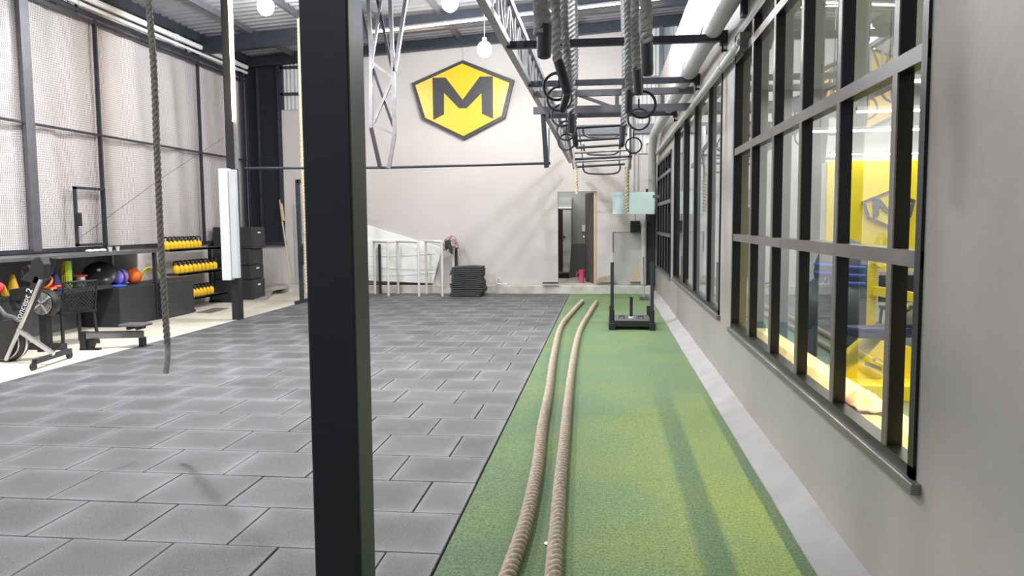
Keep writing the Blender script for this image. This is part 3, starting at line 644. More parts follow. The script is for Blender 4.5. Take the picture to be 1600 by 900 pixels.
# pull-up rod right across the hall with the hanging post
pr = thing('pull_up_rod', (-3.4, 12.0, 2.4), 'long thin pull-up rod spanning from the padded column to the hanging post', 'bar')
b = MB(); b.tube([at(383, 263, 12.15), at(603, 262, 12.15), at(860, 255, 12.15)], .02, 10); b.build('rod', K['steel'], pr)
hp = thing('hanging_post', at(853, 262, 12.1), 'dark square post hanging from the girder and holding the long rod', 'post')
b = MB(); b.bar(at(848, 172, 12.15)+V((0, 0, .05)), at(854, 262, 12.15), .07, .07); b.build('post', K['steel'], hp)
b = MB(); b.bar(at(858, 200, 12.6), at(857, 258, 12.3), .03, .03); b.build('brace', K['truss'], hp)
# hanging lattice frame in mid hall
ht = thing('hanging_lattice', at(602, 264, 12.1), 'narrow hanging lattice frame of steel bars narrowing onto the long rod', 'truss')
def zz(x, y, dy=0): return at(560+x/3.75, y/3.75, 12.1+dy)
segs = [((55,-60),(75,300)), ((75,300),(75,750)), ((75,750),(128,985)), ((183,-60),(205,440)), ((205,440),(212,790)), ((212,790),(178,985)), ((290,-80),(213,420)), ((20,60),(75,300)), ((140,-40),(80,350)), ((112,0),(205,440)), ((85,370),(205,455)), ((85,400),(215,770)), ((205,450),(90,720)), ((90,735),(215,790))]
for i, (a, c) in enumerate(segs):
    w = .055 if i < 7 else .04; dy = .03 if i in (7, 9, 11) else 0
    b = MB(); b.bar(zz(*a, dy), zz(*c, dy), w, w, (0, 1, 0)); b.build('chord' if i < 7 else 'diagonal', K['truss'] if i not in (2, 7, 9, 11) else K['steel'], ht)
b = MB(); p = zz(60, -60); b.bar((p.x-.15, 12.1, p.z), (p.x+.75, 12.1, p.z), .08, .08); b.bar((p.x+.2, 12.1, p.z), (p.x+.2, 12.1, roofz(p.x)), .08, .08); b.build('hanger', K['steel'], ht)
# ------------------------------------------------------------------ thick grey ropes with black sleeves
def hang_rope(pxs, Y, w, slv, lb, mkey='ropeg', grp='thick grey ropes hanging over the turf', ztop=5.45):
    """pxs: picture points of the rope from the top down, slv: of its black sleeve"""
    r = w*.5*Y/FPX; pts = [at(x, y, Y) for x, y in pxs]; top = V((pts[0].x, Y, ztop))
    t = thing('thick_rope', pts[-1], lb, 'rope', grp)
    b = MB(); rope(b, [top]+pts, r, pitch=r*1.35); b.build('rope_body', K[mkey], t)
    s = [at(x, y, Y) for x, y in slv]; b = MB(); d = (s[-1]-s[0]); L = [s[0]+d*q for q in (0, .02, .2, .5, .8, .95, 1)]
    b.tube(L, [r*.8, r*1.02, r*1.05, r*1.0, r*1.0, r*.9, r*.5], 14); b.build('end_sleeve', K['sleeve'], t, label='smooth black end sleeve')
hang_rope([(845, -30), (847, 12), (851, 42)], 3.7, 23, [(851, 38), (850, 92)], 'nearest of the left grey ropes, with an upright black sleeve')
hang_rope([(868, -30), (869, 40), (870, 75), (872, 98)], 5.2, 15, [(872, 94), (888, 148)], 'second left grey rope from the camera, its black sleeve slanting')
hang_rope([(881, -30), (884, 60), (888, 110), (889, 142)], 6.6, 12, [(889, 138), (877, 176)], 'third left grey rope from the camera, its sleeve kicked outward')
hang_rope([(892, -20), (893, 80), (893, 140), (892, 178)], 8.6, 11, [(892, 174), (893, 208)], 'fourth left grey rope from the camera')
hang_rope([(898, -10), (899, 80), (898, 150), (896, 200)], 10.6, 9, [(896, 196), (900, 230)], 'farthest of the left grey ropes, lowest sleeve of them')
hang_rope([(1009, -30), (1009, 20), (1010, 70)], 4.0, 19, [(1010, 66), (1012, 119)], 'nearest of the right grey ropes, ending at a fat black sleeve')
hang_rope([(993, -30), (993, 50), (995, 110)], 5.2, 13.5, [(995, 106), (998, 149)], 'second right grey rope from the camera')
hang_rope([(981, -30), (982, 60), (983, 145)], 6.8, 12, [(983, 141), (982, 177)], 'third right grey rope from the camera')
hang_rope([(974, -10), (976, 80), (976, 150), (974, 197)], 9.6, 9, [(974, 193), (971, 230)], 'farthest of the right grey ropes, ending lowest')
# two thin sisal ropes beyond
for lb, pts, Y, w in (('shorter thin yellowish rope hanging before the far doorway', [(893, 225), (896, 250), (900, 262), (901, 303)], 15.4, 5), ('longer thin yellowish rope hanging across the mint board', [(985, 200), (983, 235), (980, 262), (979, 333)], 15.0, 7)):
    P = [at(x, y, Y) for x, y in pts]; t = thing('sisal_rope', P[-1], lb, 'rope', 'thin yellowish ropes at the far end')
    b = MB(); rope(b, P[2:], w*.5*Y/FPX, pitch=.06, n=15); b.build('rope_body', K['ropey'], t)
    b = MB(); b.tube(smooth_path(P[:3], .1), w*.62*Y/FPX, 10); b.build('sleeve', K['pipe'], t, label='pale upper sleeve')
# gymnastic rings
def ring(px, py, r, lb, Y, side):
    c = at(px, py, Y); t = thing('gymnastic_ring', c, lb, 'ring', 'black gymnastic rings under the rig')
    b = MB(); b.tube([c+V((r*math.cos(q*PI/18), .02*math.sin(q*PI/18), r*math.sin(q*PI/18))) for q in range(36)], .013, 10, closed=True); b.build('ring', K['black'], t)
    b = MB(); b.bar(c+V((0, 0, r-.015)), V((c.x-.02*side, Y, 5.45)), .035, .006, (1, 0, 0)); b.bar(c+V((0, 0, r-.02)), c+V((0, 0, r+.10)), .045, .02, (1, 0, 0)); b.build('strap', K['black'], t)
ring(871, 135, .122, 'left black ring nearest the camera', 7.1, 1); ring(874, 154, .122, 'second left black ring from the camera', 8.0, 1)
ring(879, 180, .122, 'third left black ring from the camera', 8.9, 1); ring(885, 204, .122, 'fourth left black ring from the camera', 10.2, 1); ring(885, 222, .122, 'left black ring farthest from the camera', 12.0, 1)
ring(1003, 163, .118, 'right black ring nearest the camera', 7.1, -1); ring(998, 186, .118, 'middle one of the right black rings', 8.9, -1); ring(990, 227, .118, 'right black ring farthest from the camera', 12.0, -1)
# overhead bars that carry ropes and rings
b = MB()
for y in (3.7, 4.0, 5.2, 6.6, 7.1, 8.0, 8.9, 9.6, 10.2, 10.6, 12.0): b.bar((-.9, y, 5.47), (.7, y, 5.47), .05, .06)
b.bar((-.6, 3.5, 5.52), (-.6, 12.2, 5.52), .06); b.bar((.6, 3.5, 5.52), (.6, 12.2, 5.52), .06); struct('trim_33', b, K['steel'])
# climbing rope on the left
t = thing('climbing_rope', at(260, 582, 5.0), 'dark mottled climbing rope hanging alone on the left, end taped', 'rope')
P = [(229, -60), (232, 0), (240, 100), (246, 250), (251, 370), (256, 450), (259, 500), (262, 540)]
pp = [at(x, y, 5.0) for x, y in P]; b = MB(); rope(b, [V((pp[0].x, 5.0, 5.4))]+pp, .021, pitch=.04, n=18); b.build('rope_body', K['roped'], t)
b = MB(); b.tube(smooth_path([at(262, 538, 5.0), at(262, 560, 5.0), at(259, 583, 5.0)], .03), .019, 12); b.build('taped_end', K['ropeg'], t, label='grey taped end')
t = thing('pale_rope', at(476, 460, 14.2), 'thin pale rope hanging beside the big pillar, behind it', 'rope')
b = MB(); rope(b, [at(x, y, 14.2) for x, y in ((466, -20), (468, 70), (472, 250), (476, 350), (479, 458))], .036, pitch=.06, n=15); b.build('rope_body', K['ropey'], t)
# ------------------------------------------------------------------ battle ropes on the turf
R1 = [(910,470.7),(893.5,488.6),(876,511.6),(865,557.6),(858,609),(847.5,665),(840,726),(825.5,798),(812,846),(796,892)]
R2 = [(932,472),(921.6,488.6),(906,516.7),(896,560),(888,624),(882,685),(875.6,747),(869,834),(865,890)]
for R, lb in ((R1, 'left one of two long brown battle ropes laid along the turf'), (R2, 'right one of two long brown battle ropes laid along the turf')):
    r = .033; P = [ground(x, y, r) for x, y in R]; P = [V((p.x, p.y, r+.002)) for p in P]; d = (P[-1]-P[-2]).normalized(); P.append(P[-1]+d*.9)
    t = thing('battle_rope', (P[-1].x, P[-1].y, 0), lb, 'rope', 'battle ropes on the turf')
    b = MB(); rope(b, P, r, pitch=.055, amp=.48); b.build('rope_body', K['rope'], t)
    b = MB(); q = P[0]; d = (P[0]-P[1]).normalized(); b.tube([q-d*.14, q-d*.0, q+d*.01], [r*1.08, r*1.08, r*.7], 14); b.build('taped_end', K['card'], t, label='brown taped end')
b = MB(); c = ground(857, 851); b.lathe((c.x, c.y, .002), [(.018, 0), (.022, .006), (.010, .009)], 14); b.build('bottle_cap', K['mint'], label='tiny pale cap lying on the turf between the ropes', cat='cap')
# ------------------------------------------------------------------ push sled
sd = thing('push_sled', (.39, 11.6, 0), 'black push sled with two tall uprights standing on the turf', 'sled')
for s_, x in ((0, .105), (1, .675)):
    b = MB(); b.box(x-.045, x+.045, 11.2, 12.15, 0, .10); b.build('skid', K['black'], sd, bevel=.008)
    b = MB(); b.tube([(x, 11.32, .1), (x-.0, 11.32, .97)], .026, 14); b.build('upright', K['steel'], sd)
    b = MB(); b.tube([(x, 11.32, .09), (x, 11.32, .28)], .036, 14); b.build('socket', K['black'], sd)
    b = MB(); b.tube([(x, 12.08, .09), (x, 12.08, .26)], .036, 14); b.build('socket', K['black'], sd)
b = MB(); b.box(.11, .67, 11.24, 11.31, .05, .13); b.build('front_bar', K['black'], sd)
b = MB(); b.box(.12, .66, 11.31, 12.05, .10, .125); b.build('deck', K['steelgrey'], sd)
b = MB(); b.tube([(.39, 11.65, .12), (.39, 11.65, .44)], .024, 14); b.build('plate_peg', K['black'], sd)
b = MB(); b.lathe((.39, 11.65, .12), [(.04, 0), (.04, .03)], 14); b.build('peg_collar', K['white'], sd)
for x in (.25, .53): b = MB(); b.tube([(x-.035, 11.6, .125), (x-.035, 11.6, .16), (x+.035, 11.6, .16), (x+.035, 11.6, .125)], .009, 8); b.build('grab_handle', K['black'], sd)
# ------------------------------------------------------------------ column with LED strip and white pad
b = MB(); b.box(-6.06, -5.93, 12.08, 12.22, 0, roofz(-6)); struct('trim_34', b, K['pillar'])
t = thing('led_strip', (-5.9, 12.1, 3.2), 'upright glowing warm strip lamp on the padded column', 'lamp')
b = MB(); b.box(-5.925, -5.885, 12.06, 12.10, 3.2, 5.2); b.build('diffuser', K['led'], t); b = MB(); b.box(-5.93, -5.88, 12.10, 12.13, 2.45, 5.2); b.build('profile', K['truss'], t)
light('led_strip_light', 'AREA', (-5.84, 12.02, 4.2), 16, (1, .75, .4), .08, 1.9, (PI/2, 0, .6))
pd = thing('column_pad', (-6.0, 11.95, .65), 'long white foam pad strapped around the column on the left', 'pad')
b = MB(); b.box(-6.13, -5.98, 11.92, 12.07, .66, 2.45); b.build('front_pad', K['white'], pd, bevel=.012)
b = MB(); b.box(-5.975, -5.87, 11.95, 12.06, .69, 2.43); b.build('side_pad', mat('pad_grey', (.62, .64, .66), .4), pd, bevel=.012)
# LED strip under the far rafter
t = thing('led_strip', (-2, 14.8, 5.15), 'long glowing warm strip lamp under the far roof beam', 'lamp')
a = at(575, 51, 14.6); c = at(1040, -3, 14.6); b = MB(); b.bar(a, c, .035, .03); b.build('diffuser', K['led'], t); b = MB(); b.bar(a+V((0, 0, .03)), c+V((0, 0, .03)), .05, .03); b.build('profile', K['truss'], t)
o = light('led_beam_light', 'AREA', (a+c)/2-V((0, 0, .05)), 45, (1, .82, .5), 5, .05)
# pendants
for px, py, Y, lb, zc in ((415, 10, 12.2, 'bright white pendant bulb left of the big pillar', None), (703, 4, 12.2, 'bright white pendant bulb near the hanging lattice', None), (757, 77, 14.2, 'bright white pendant bulb hanging in front of the sign wall', None), (1001, -2, 12.6, 'bright bulb half hidden by the right hanging ropes', None)):
    c = at(px, py, Y); t = thing('pendant_bulb', c, lb, 'lamp', 'white pendant bulbs')
    b = MB(); b.sphere(c, .13, (1, 1, 1.1)); b.build('bulb', K['bulb'], t)
    b = MB(); b.tube([c+V((0, 0, .09)), c+V((0, 0, .20))], .04, 12); b.build('socket', K['white'], t)
    b = MB(); b.tube([c+V((0, 0, .2)), V((c.x, c.y, roofz(c.x)))], .006, 6); b.build('cord', K['white'], t)
    light('pendant_light', 'POINT', c-V((0, 0, .16)), LAMP_W*(.95 if px > 900 else .62), (.93, .96, 1), .1)
# ------------------------------------------------------------------ far left rack post, clothes, stick
rp = thing('squat_rack', ground(472, 473), 'dark rack post half hidden behind the big pillar', 'rack')
c = ground(472, 473); b = MB(); b.bar((c.x, c.y, 0), (c.x-.02, c.y, 2.42), .07); b.build('post', K['steel'], rp)
b = MB(); b.bar((c.x-.02, c.y, 2.39), (c.x+.9, c.y, 2.39), .07); b.build('top_beam', K['steel'], rp)
b = MB(); b.bar((c.x+.86, c.y, 0), (c.x+.86, c.y, 2.39), .07); b.build('post', K['steel'], rp)
b = MB(); b.bar((c.x, c.y-.3, .03), (c.x, c.y+.6, .03), .07, .06); b.build('foot', K['steel'], rp)
b = MB()
pts = [(466, 402), (469, 385), (475, 378), (480, 395), (481, 418), (477, 428), (474, 415), (469, 412)]
b.prism([at(x, y, 14.65) for x, y in pts], (0, .09, 0)); b.build('black_jacket', K['black'], label='black jacket hung on the rack post beside the big pillar', cat='jacket', bevel=.02)
t = thing('wooden_pole', at(455, 442, 16.98), 'thin pale pole leaning in the far left corner', 'pole')
b = MB(); b.tube([at(455, 442, 16.95), at(441, 345, 17.03), at(437, 312, 17.05)], .018, 8); b.build('shaft', K['ropey'], t)
b = MB(); b.tube([at(443, 345, 17.0), at(439, 318, 17.02)], .035, 8); b.build('wrap', K['woodlight'], t)
# ------------------------------------------------------------------ white dip frames, tarp block, mats, cloth
for i, (xb, xf) in enumerate(((591, 607), (627, 655), (671, 692))):
    pb = ground(xb, 457.5); pf = ground(xf, 462.5); pb = V((pb.x, 16.8, 0)); pf = V((pf.x, 16.3, 0)); zt = 1.16
    t = thing('dip_stand', ((pb.x+pf.x)/2, 16.55, 0), ['leftmost cream tube dip stand before the white block', 'middle cream tube dip stand before the white block', 'right cream tube dip stand with the cloth over its corner'][i], 'stand', 'cream tube dip stands')
    for p in (pb, pf): b = MB(); b.tube([p, p+V((0, 0, zt))], .026, 12); b.build('leg', K['cream'], t)
    b = MB(); b.tube([pb+V((-.02, .0, zt)), pf+V((.02, 0, zt))], .028, 12); b.tube([pf+V((0, 0, zt)), pf+V((-.16 if i else .16, 0, zt+.01))], .026, 10); b.build('top_bar', K['cream'], t)
b = MB(); p = at(708, 458, 16.75); b.tube([(p.x, 16.8, 0), (p.x, 16.8, 1.05)], .024, 10); b.build('tube_post', K['cream'], label='single cream upright tube just left of the black mats', cat='post')
b = MB(); b.bar((p.x+.06, 16.86, 0), (p.x+.06, 16.86, 1.08), .05); b.build('steel_post', K['black'], label='black upright post behind the stacked mats', cat='post')
b = MB(); q = at(594, 440, 16.9); b.bar((q.x, 16.9, 0), (q.x, 16.9, 1.1), .05); b.build('steel_post', K['black'], label='black upright post beside the leftmost dip stand', cat='post')
tb = thing('wrapped_block', at(630, 443, 17), 'big white wrapped board leaning behind the dip stands', 'board')
b = MB(); P = [at(x, y, 17.0) for x, y in ((555, 438), (676, 443), (691, 388), (660, 377), (575, 375), (555, 372))]; b.prism(P, (0, .09, 0)); b.build('lower_panel', K['sheet'], tb, bevel=.01)
b = MB(); P = [at(x, y, 17.04) for x, y in ((555, 382), (660, 378), (578, 353), (555, 345))]; b.prism(P, (0, .05, 0)); b.build('upper_panel', K['sheet'], tb, bevel=.01)
b = MB(); b.box(P[0].x, at(670, 443, 17).x, 16.99, 17.09, .185, .205); b.build('bottom_lath', K['black'], tb)
for i, (za, zb) in enumerate(((400, 396), (415, 421), (430, 426))):
    b = MB(); b.tube(smooth_path([at(578, za, 16.985), at(620, (za+zb)/2+2, 16.98), at(680, zb, 16.985)], .1), .005, 6); b.build('wrap_fold', K['sheet'], tb)
mp = local(); nx = 10
for i in range(nx+1):
    for j in range(3):
        x = -.34+.68*i/nx; z = .0; mp.v += [V((x, -.24+.24*j, 0)), V((x, -.24+.24*j, .036))]
mb2 = MB()
ORD = ['first', 'second', 'third', 'fourth', 'fifth', 'sixth', 'seventh', 'eighth', 'ninth', 'tenth', 'eleventh', 'twelfth', 'thirteenth', 'fourteenth']
N = 14; zz0 = 0.0; src = None
base = V(((-3.29-2.62)/2+.06, 16.42, 0))
for k in range(N):
    b = local(); w = .335+random.uniform(-.02, .02); am = .010*(1 if k > 2 else .2); ph = 1.0
    for i in range(13):
        x = -w+2*w*i/12; dz = am*math.sin(3*x+1)+.004*math.sin(9*x+ph)-(.018*max(0, x/w-.6) if k > 2 else 0)
        for y in (-.25, .25): b.v += [V((x, y, dz)), V((x, y, dz+.035))]
    for i in range(12):
        a = i*4; c = a+4; b.f += [(a, c, c+1, a+1), (a+2, a+3, c+3, c+2), (a+1, c+1, c+3, a+3), (a, a+2, c+2, c)]
    b.f += [(0, 1, 3, 2), (48, 50, 51, 49)]
    lb = 'rubber mat lying at the very bottom of the black stack by the far curb' if k == 0 else ('rubber mat on the very top of the black stack by the far curb' if k == N-1 else f'{ORD[k]} mat from the bottom of the black stack by the far curb')
    o = b.build('rubber_mat', K['rubber'], label=lb, cat='mat', group='stacked rubber mats', bevel=.007)
    o.location = base+V((random.uniform(-.02, .02)+(.0 if k > 1 else -.03), random.uniform(-.015, .015), .012+.0445*k)); o.rotation_euler.z = random.uniform(-.03, .03)
    for vv in o.data.vertices: vv.co.z += 0
t = thing('plaid_cloth', at(705, 400, 16.7), 'pink and black checked cloth draped over the right dip stand', 'cloth')
b = MB(); P = [(690, 382), (696, 373), (703, 368), (709, 369), (714, 380), (716, 389), (709, 387), (704, 376), (700, 384), (697, 392), (691, 391)]
b.prism([at(x, y, 16.62) for x, y in P], (0, .12, 0)); b.build('checked_part', K['plaid'], t, bevel=.012)
b = MB(); P = [(695, 377), (702, 374), (706, 386), (707, 398), (702, 394), (700, 389), (695, 388)]; b.prism([at(x, y, 16.6) for x, y in P], (0, .05, 0)); b.build('black_part', K['vinyl'], t, bevel=.01)
# ------------------------------------------------------------------ left: worktop, boxes, racks
wt = thing('wall_worktop', (-7.75, 11, 0), 'long dark worktop standing along the left wall under the mesh', 'worktop')
b = MB(); b.box(-8.02, -7.32, 8.0, 12.2, 1.11, 1.16); b.build('top', mat('worktop_grey', (.10, .10, .10), .4, var=.2), wt, bevel=.004)
b = MB(); b.box(-8.0, -7.42, 8.0, 11.02, .61, .66); b.build('shelf', K['vinyl'], wt)
b = MB(); b.box(-8.03, -8.0, 8.0, 11.9, .0, 1.11); b.build('back_panel', K['steelgrey'], wt)
for y in (8.1, 12.06): b = MB(); b.bar((-7.36, y, 0), (-7.36, y, 1.11), .05); b.build('leg', K['steel'], wt)
b = MB(); b.box(-8.0, -7.6, 11.95, 11.98, .66, 1.11); b.build('side_panel', K['white'], wt)
def slot(mb, x, y, z): mb.box(x-.001, x+.004, y-.05, y+.05, z-.013, z+.013)
for (x0, x1, y0, y1, h, lb) in ((-7.98, -7.34, 11.07, 12.02, .61, 'big black vinyl box next to the chair, medicine balls on it'), (-7.88, -7.24, 12.12, 13.05, .61, 'big black vinyl box behind the climbing rope, hoops behind it')):
    t = thing('padded_box', ((x0+x1)/2, (y0+y1)/2, 0), lb, 'box', 'big black padded boxes on the left')
    b = MB(); b.box(x0, x1, y0, y1, 0, h); b.build('block', K['vinyl'], t, bevel=.02)
    b = MB(); b.box(x0+.28, x0+.42, y0-.004, y0+.001, h-.10, h-.06); b.build('grip_slot', K['black'], t)
zb = 0
for i, (h, d, s_) in enumerate(((.43, 0, 0), (.30, .02, .03), (.33, -.01, .02), (.45, .01, -.03))):
    x0, x1, y0, y1 = -7.96, -7.14-s_, 15.15+d, 15.75+d
    t = thing('plyo_box', ((x0+x1)/2, (y0+y1)/2, zb), ['lowest', 'second from bottom', 'third from bottom', 'topmost'][i]+' black plyo box of the tall stack behind the padded column', 'box', 'black plyo boxes in a stack')
    b = MB(); b.box(x0, x1, y0, y1, zb+.002, zb+h-.004); b.build('block', K['vinyl'], t, bevel=.018)
    b = MB(); b.box(x1-.001, x1+.004, y0+.25, y0+.38, zb+h*.7, zb+h*.7+.03); b.build('grip_slot', K['white'] if i != 2 else K['black'], t); zb += h
# kettlebell rack
kr = thing('kettlebell_rack', (-7.8, 14.3, 0), 'three-tier black kettlebell rack left of the stacked boxes', 'rack')
tiers = [(.21, 13.2, 14.55, 10, 'bottom'), (.68, 13.2, 14.72, 10, 'middle'), (1.12, 12.9, 14.15, 9, 'top')]
for z, y0, y1, n_, nm in tiers:
    b = MB(); ya = 12.85 if z > 1 else 13.12; b.box(-7.88, -7.53, ya, 14.85, z-.03, z); b.box(-7.55, -7.53, ya, 14.85, z-.03, z+.02); b.build('shelf', K['steel'], kr)
for y in (13.15, 14.82):
    for x in (-7.86, ): b = MB(); b.bar((x, y, 0), (x, y, 1.15), .05); b.build('upright', K['steel'], kr)
    b = MB(); b.bar((-7.9, y, .025), (-7.3, y, .025), .07, .05); b.build('foot', K['black'], kr)
kb = thing('kettlebell', (-7.76, 14, .66), 'x', 'kettlebell', 'yellow kettlebells on the rack')
b = local(); b.lathe((0, 0, 0), [(.045, 0), (.060, .006), (.072, .05), (.070, .10), (.058, .135), (.04, .15)], 18); b.build('bell', K['yellow'], kb)
b = local(); b.tube([(0.0, .045, .12), (0, .058, .17), (0, .045, .205), (0, 0, .218), (0, -.045, .205), (0, -.058, .17), (0, -.045, .12)], .016, 10); b.build('handle', K['black'], kb, label='black handle')
first = True
for z, y0, y1, n_, nm in tiers:
    for i in range(n_):
        o = kb if first else copy_tree(kb); first = False
        o.location = (-7.69, y0+(y1-y0-.16)*i/(n_-1)+.08, z+.001); o.rotation_euler.z = random.uniform(-.15, .15)+PI/2
        pos = 'nearest the camera' if i == 0 else ('at the far end' if i == n_-1 else f'{["","second","third","fourth","fifth","sixth","seventh","eighth","ninth"][i]} from the near end')
        o['label'] = f'yellow kettlebell on the {nm} rack tier, {pos}'
# hoops behind the box
for i, (py, k, r) in enumerate(((434, 'yellow', .42), (437, 'orange', .40), (446, 'green', .38))):
    c = V((-7.985+.03*i, 13.0-.1*i, .40+.02*i)); b = MB(); b.tube([c+V((.008*math.sin(q*PI/20), r*.95*math.cos(q*PI/20), r*math.sin(q*PI/20))) for q in range(40)], .014, 8, closed=True)
    b.build('exercise_hoop', K[k], label=f'{k if k!="green" else "lime green"} exercise hoop standing behind the black box', cat='hoop', group='hoops on the left')
b = MB(); a = ground(303, 491); b.prism([V((-7.2, 13.0, .0)), V((-6.9, 12.95, 0)), V((-6.95, 13.75, 0)), V((-7.25, 13.75, 0))], (0, 0, .008)); b.build('floor_hatch', K['hatch'], label='brown rectangular plate lying on the pale floor left of the column', cat='plate')
# items on the shelf
def cone(px, zb_, h, r, k, lb, x=-7.66):
    y = Yx(px, 440, x); t = thing('training_cone', (x, y, zb_), lb, 'cone', 'training cones on the shelf')
    b = MB(); b.box(x-r*1.25, x+r*1.25, y-r*1.25, y+r*1.25, zb_, zb_+.012); b.build('base', K[k], t, bevel=.004)
    b = MB(); b.lathe((x, y, zb_+.012), [(r, 0), (r*.28, h), (r*.2, h+.005)], 20); b.build('body', K[k], t)
cone(20, .662, .25, .085, 'yellow', 'larger yellow cone at the left end of the shelf'); cone(5, .662, .13, .06, 'yellow', 'small yellow cone at the far left, cut by the picture edge')
cone(86, .662, .24, .10, 'navy', 'navy blue cone standing left of the green roller')
y = Yx(106, 440, -7.62); t = thing('foam_roller', (-7.62, y, .662), 'lime green ribbed foam roller standing upright on the shelf', 'roller')
b = MB(); pr_ = []
for i in range(14): z = i*.028; pr_ += [(.052, z), (.052, z+.014), (.063, z+.016), (.063, z+.026)]
b.lathe((-7.62, y, .662), pr_, 20); b.build('body', K['green'], t)
for k_ in range(3): b = MB(); b.box(-7.63+.03*(k_-1), -7.625+.03*(k_-1), y-.066, y-.05, .67, 1.04); b.build('groove', K['yellow'], t)
for i, (px, py, sc_, k) in enumerate(((36, 437, .05, 'red'), (44, 438, .05, 'red'), (72, 432, .05, 'orange'), (63, 441, .05, 'yellow'), (78, 445, .06, 'orange'), (86, 448, .06, 'red'), (72, 448, .05, 'yellow'))):
    y = Yx(px, py, -7.55); c = at(px, py, y); z = max(.65, c.z)
    b = MB(); b.tube([V((-7.55+.075*math.cos(q*PI/10), y+.05*math.sin(q*PI/10), .680+.022*(i % 3)+(.0 if i not in (2,) else .07*(1+math.sin(q*PI/10))))) for q in range(20)], .016, 8, closed=True)
    b.build('resistance_loop', K[k], label=f'{k} rubber loop on the shelf, number {["one","two","three","four","five","six","seven"][i]} from the yellow cone rightwards', cat='loop', group='coloured loops on the shelf')
y = Yx(124, 440, -7.62)-.06; t = thing('steel_pot', (-7.6, y, .662), 'shiny dark pot with red rim beside the green roller', 'pot')
b = MB(); b.lathe((-7.62, y+.06, .662), [(.08, 0), (.09, .02), (.09, .15), (.095, .155)], 22); b.build('body', K['chrome'], t); b = MB(); b.lathe((-7.62, y+.06, .82), [(.11, 0), (.115, .008), (.11, .016), (.02, .02)], 22); b.build('lid', K['red'], t)
def ball(px, py, Y, r, k, lb, name='medicine_ball', band=None):
    c = at(px, py, Y); c.z = .612+r; t = thing(name, (c.x, c.y, .612), lb, 'ball', 'balls on the black box')
    b = MB(); b.sphere(c, r); b.build('ball', K[k], t)
    if band: b = MB(); b.tube([c+V((r*.99*math.cos(q*PI/12)*.9, -r*.35, r*.99*math.sin(q*PI/12)*.9)) for q in range(24)], .018, 8, closed=True); b.build('stripe', K[band], t)
ball(186, 425, 11.45, .135, 'purple', 'black and purple medicine ball on the black box', band='vinyl'); ball(208, 424, 11.8, .125, 'orange', 'orange ball at the right end of the black box top')
t = thing('balance_trainer', at(160, 425, 11.5), 'black dished balance trainer tilted on the black box', 'trainer')
b = MB(); b.v = []; c = at(160, 424, 11.55); n_ = 26
pr_ = [(.01, .05), (.12, .045), (.20, .02), (.245, -.02), (.25, -.03), (.01, -.03)]
b.lathe((0, 0, 0), pr_, n_); M_ = Matrix.Rotation(math.radians(28), 3, 'Y') @ Matrix.Rotation(math.radians(38), 3, 'X'); b.v = [M_ @ p+V((-7.68, 11.12, .84)) for p in b.v]; b.build('dish', mat('dish_black', (.03, .032, .035), .25), t)
b = MB(); b.sphere((0, 0, 0), .03, (1, 1, .4)); b.v = [M_ @ (p+V((.0, 0, .055)))+V((-7.70, 11.12, .84)) for p in b.v]; b.build('valve', K['white'], t)
b = MB(); b.lathe((-7.50, 11.25, .612), [(.11, 0), (.14, .008), (.14, .02), (.11, .028)], 24); b.build('blue_disc', K['blue'], label='flat blue disc lying at the front corner of the black box', cat='disc')
for i, (px, k) in enumerate(((172, 'white'), (184, 'white'))):
    y = Yx(px, 388, -7.5); b = MB(); b.lathe((-7.5, y, 1.161), [(.022, 0), (.032, .065), (.034, .07)], 14); t = b.build('paper_cup', K['cream'], label=['left', 'right'][i]+' small pale cup on the worktop edge', cat='cup', group='cups on the worktop')
for i, px in enumerate((140, 150, 160)):
    y = Yx(px, 390, -7.55); b = MB(); b.sphere((-7.55, y, 1.184), .05, (1.1, 1.4, .5)); b.build('crumpled_tissue', K['sheet'], label=['leftmost', 'middle', 'rightmost'][i]+' white crumpled tissue on the worktop', cat='tissue', group='tissues on the worktop')
b = MB(); c = at(0, 448, 8.6); b.sphere(c, .075); rb_ = b
# ------------------------------------------------------------------ rowing machines
def P8(x, y, Y=8.1): return at(x, y, Y)
rw = thing('rowing_machine', (-6.75, 8.1, 0), 'black rowing machine tipped up beside the mat edge, white lettering', 'rowing machine')
b = MB(); b.prism([P8(2, 565), P8(12, 565), P8(50, 472), P8(66, 436), P8(54, 430), P8(38, 470)], (0, .09, 0)); b.build('main_beam', K['black'], rw, bevel=.006)
b = MB(); b.bar(P8(9, 563, 8.05), P8(64, 437, 8.05), .028, .03); b.build('side_bar', K['chrome'], rw)
b = MB(); b.prism([P8(30, 437), P8(44, 424), P8(50, 405), P8(62, 401), P8(69, 413), P8(68, 436), P8(56, 444)], (0, .12, 0)); b.build('monitor_arm', K['black'], rw, bevel=.01)
b = MB(); b.prism([P8(72, 431, 8.3), P8(79, 428, 8.3), P8(83, 404, 8.3), P8(77, 402, 8.3)], (0, .05, 0)); b.build('monitor', K['black'], rw, bevel=.004)
b = MB(); b.bar(P8(84, 404, 8.3), P8(93, 403, 8.3), .03, .012); b.build('monitor_trim', K['chrome'], rw)
c = P8(18, 532, 8.25); 
b = MB(); b.lathe((c.x, 8.12, c.z), [(.20, 0), (.225, .02), (.225, .14), (.20, .16)], 36, 'Y'); b.build('flywheel_cover', K['black'], rw)
b = MB(); b.tube([V((c.x+.232*math.cos(q*PI/24), 8.2, c.z+.232*math.sin(q*PI/24))) for q in range(48)], .014, 8, closed=True); b.tube([V((c.x+.20*math.cos(q*PI/24), 8.115, c.z+.20*math.sin(q*PI/24))) for q in range(48)], .008, 8, closed=True); b.build('rim', K['chrome'], rw)
b = MB(); b.bar(P8(28, 515, 8.05), P8(84, 553, 8.0), .035, .045); b.build('strut', K['chrome'], rw)
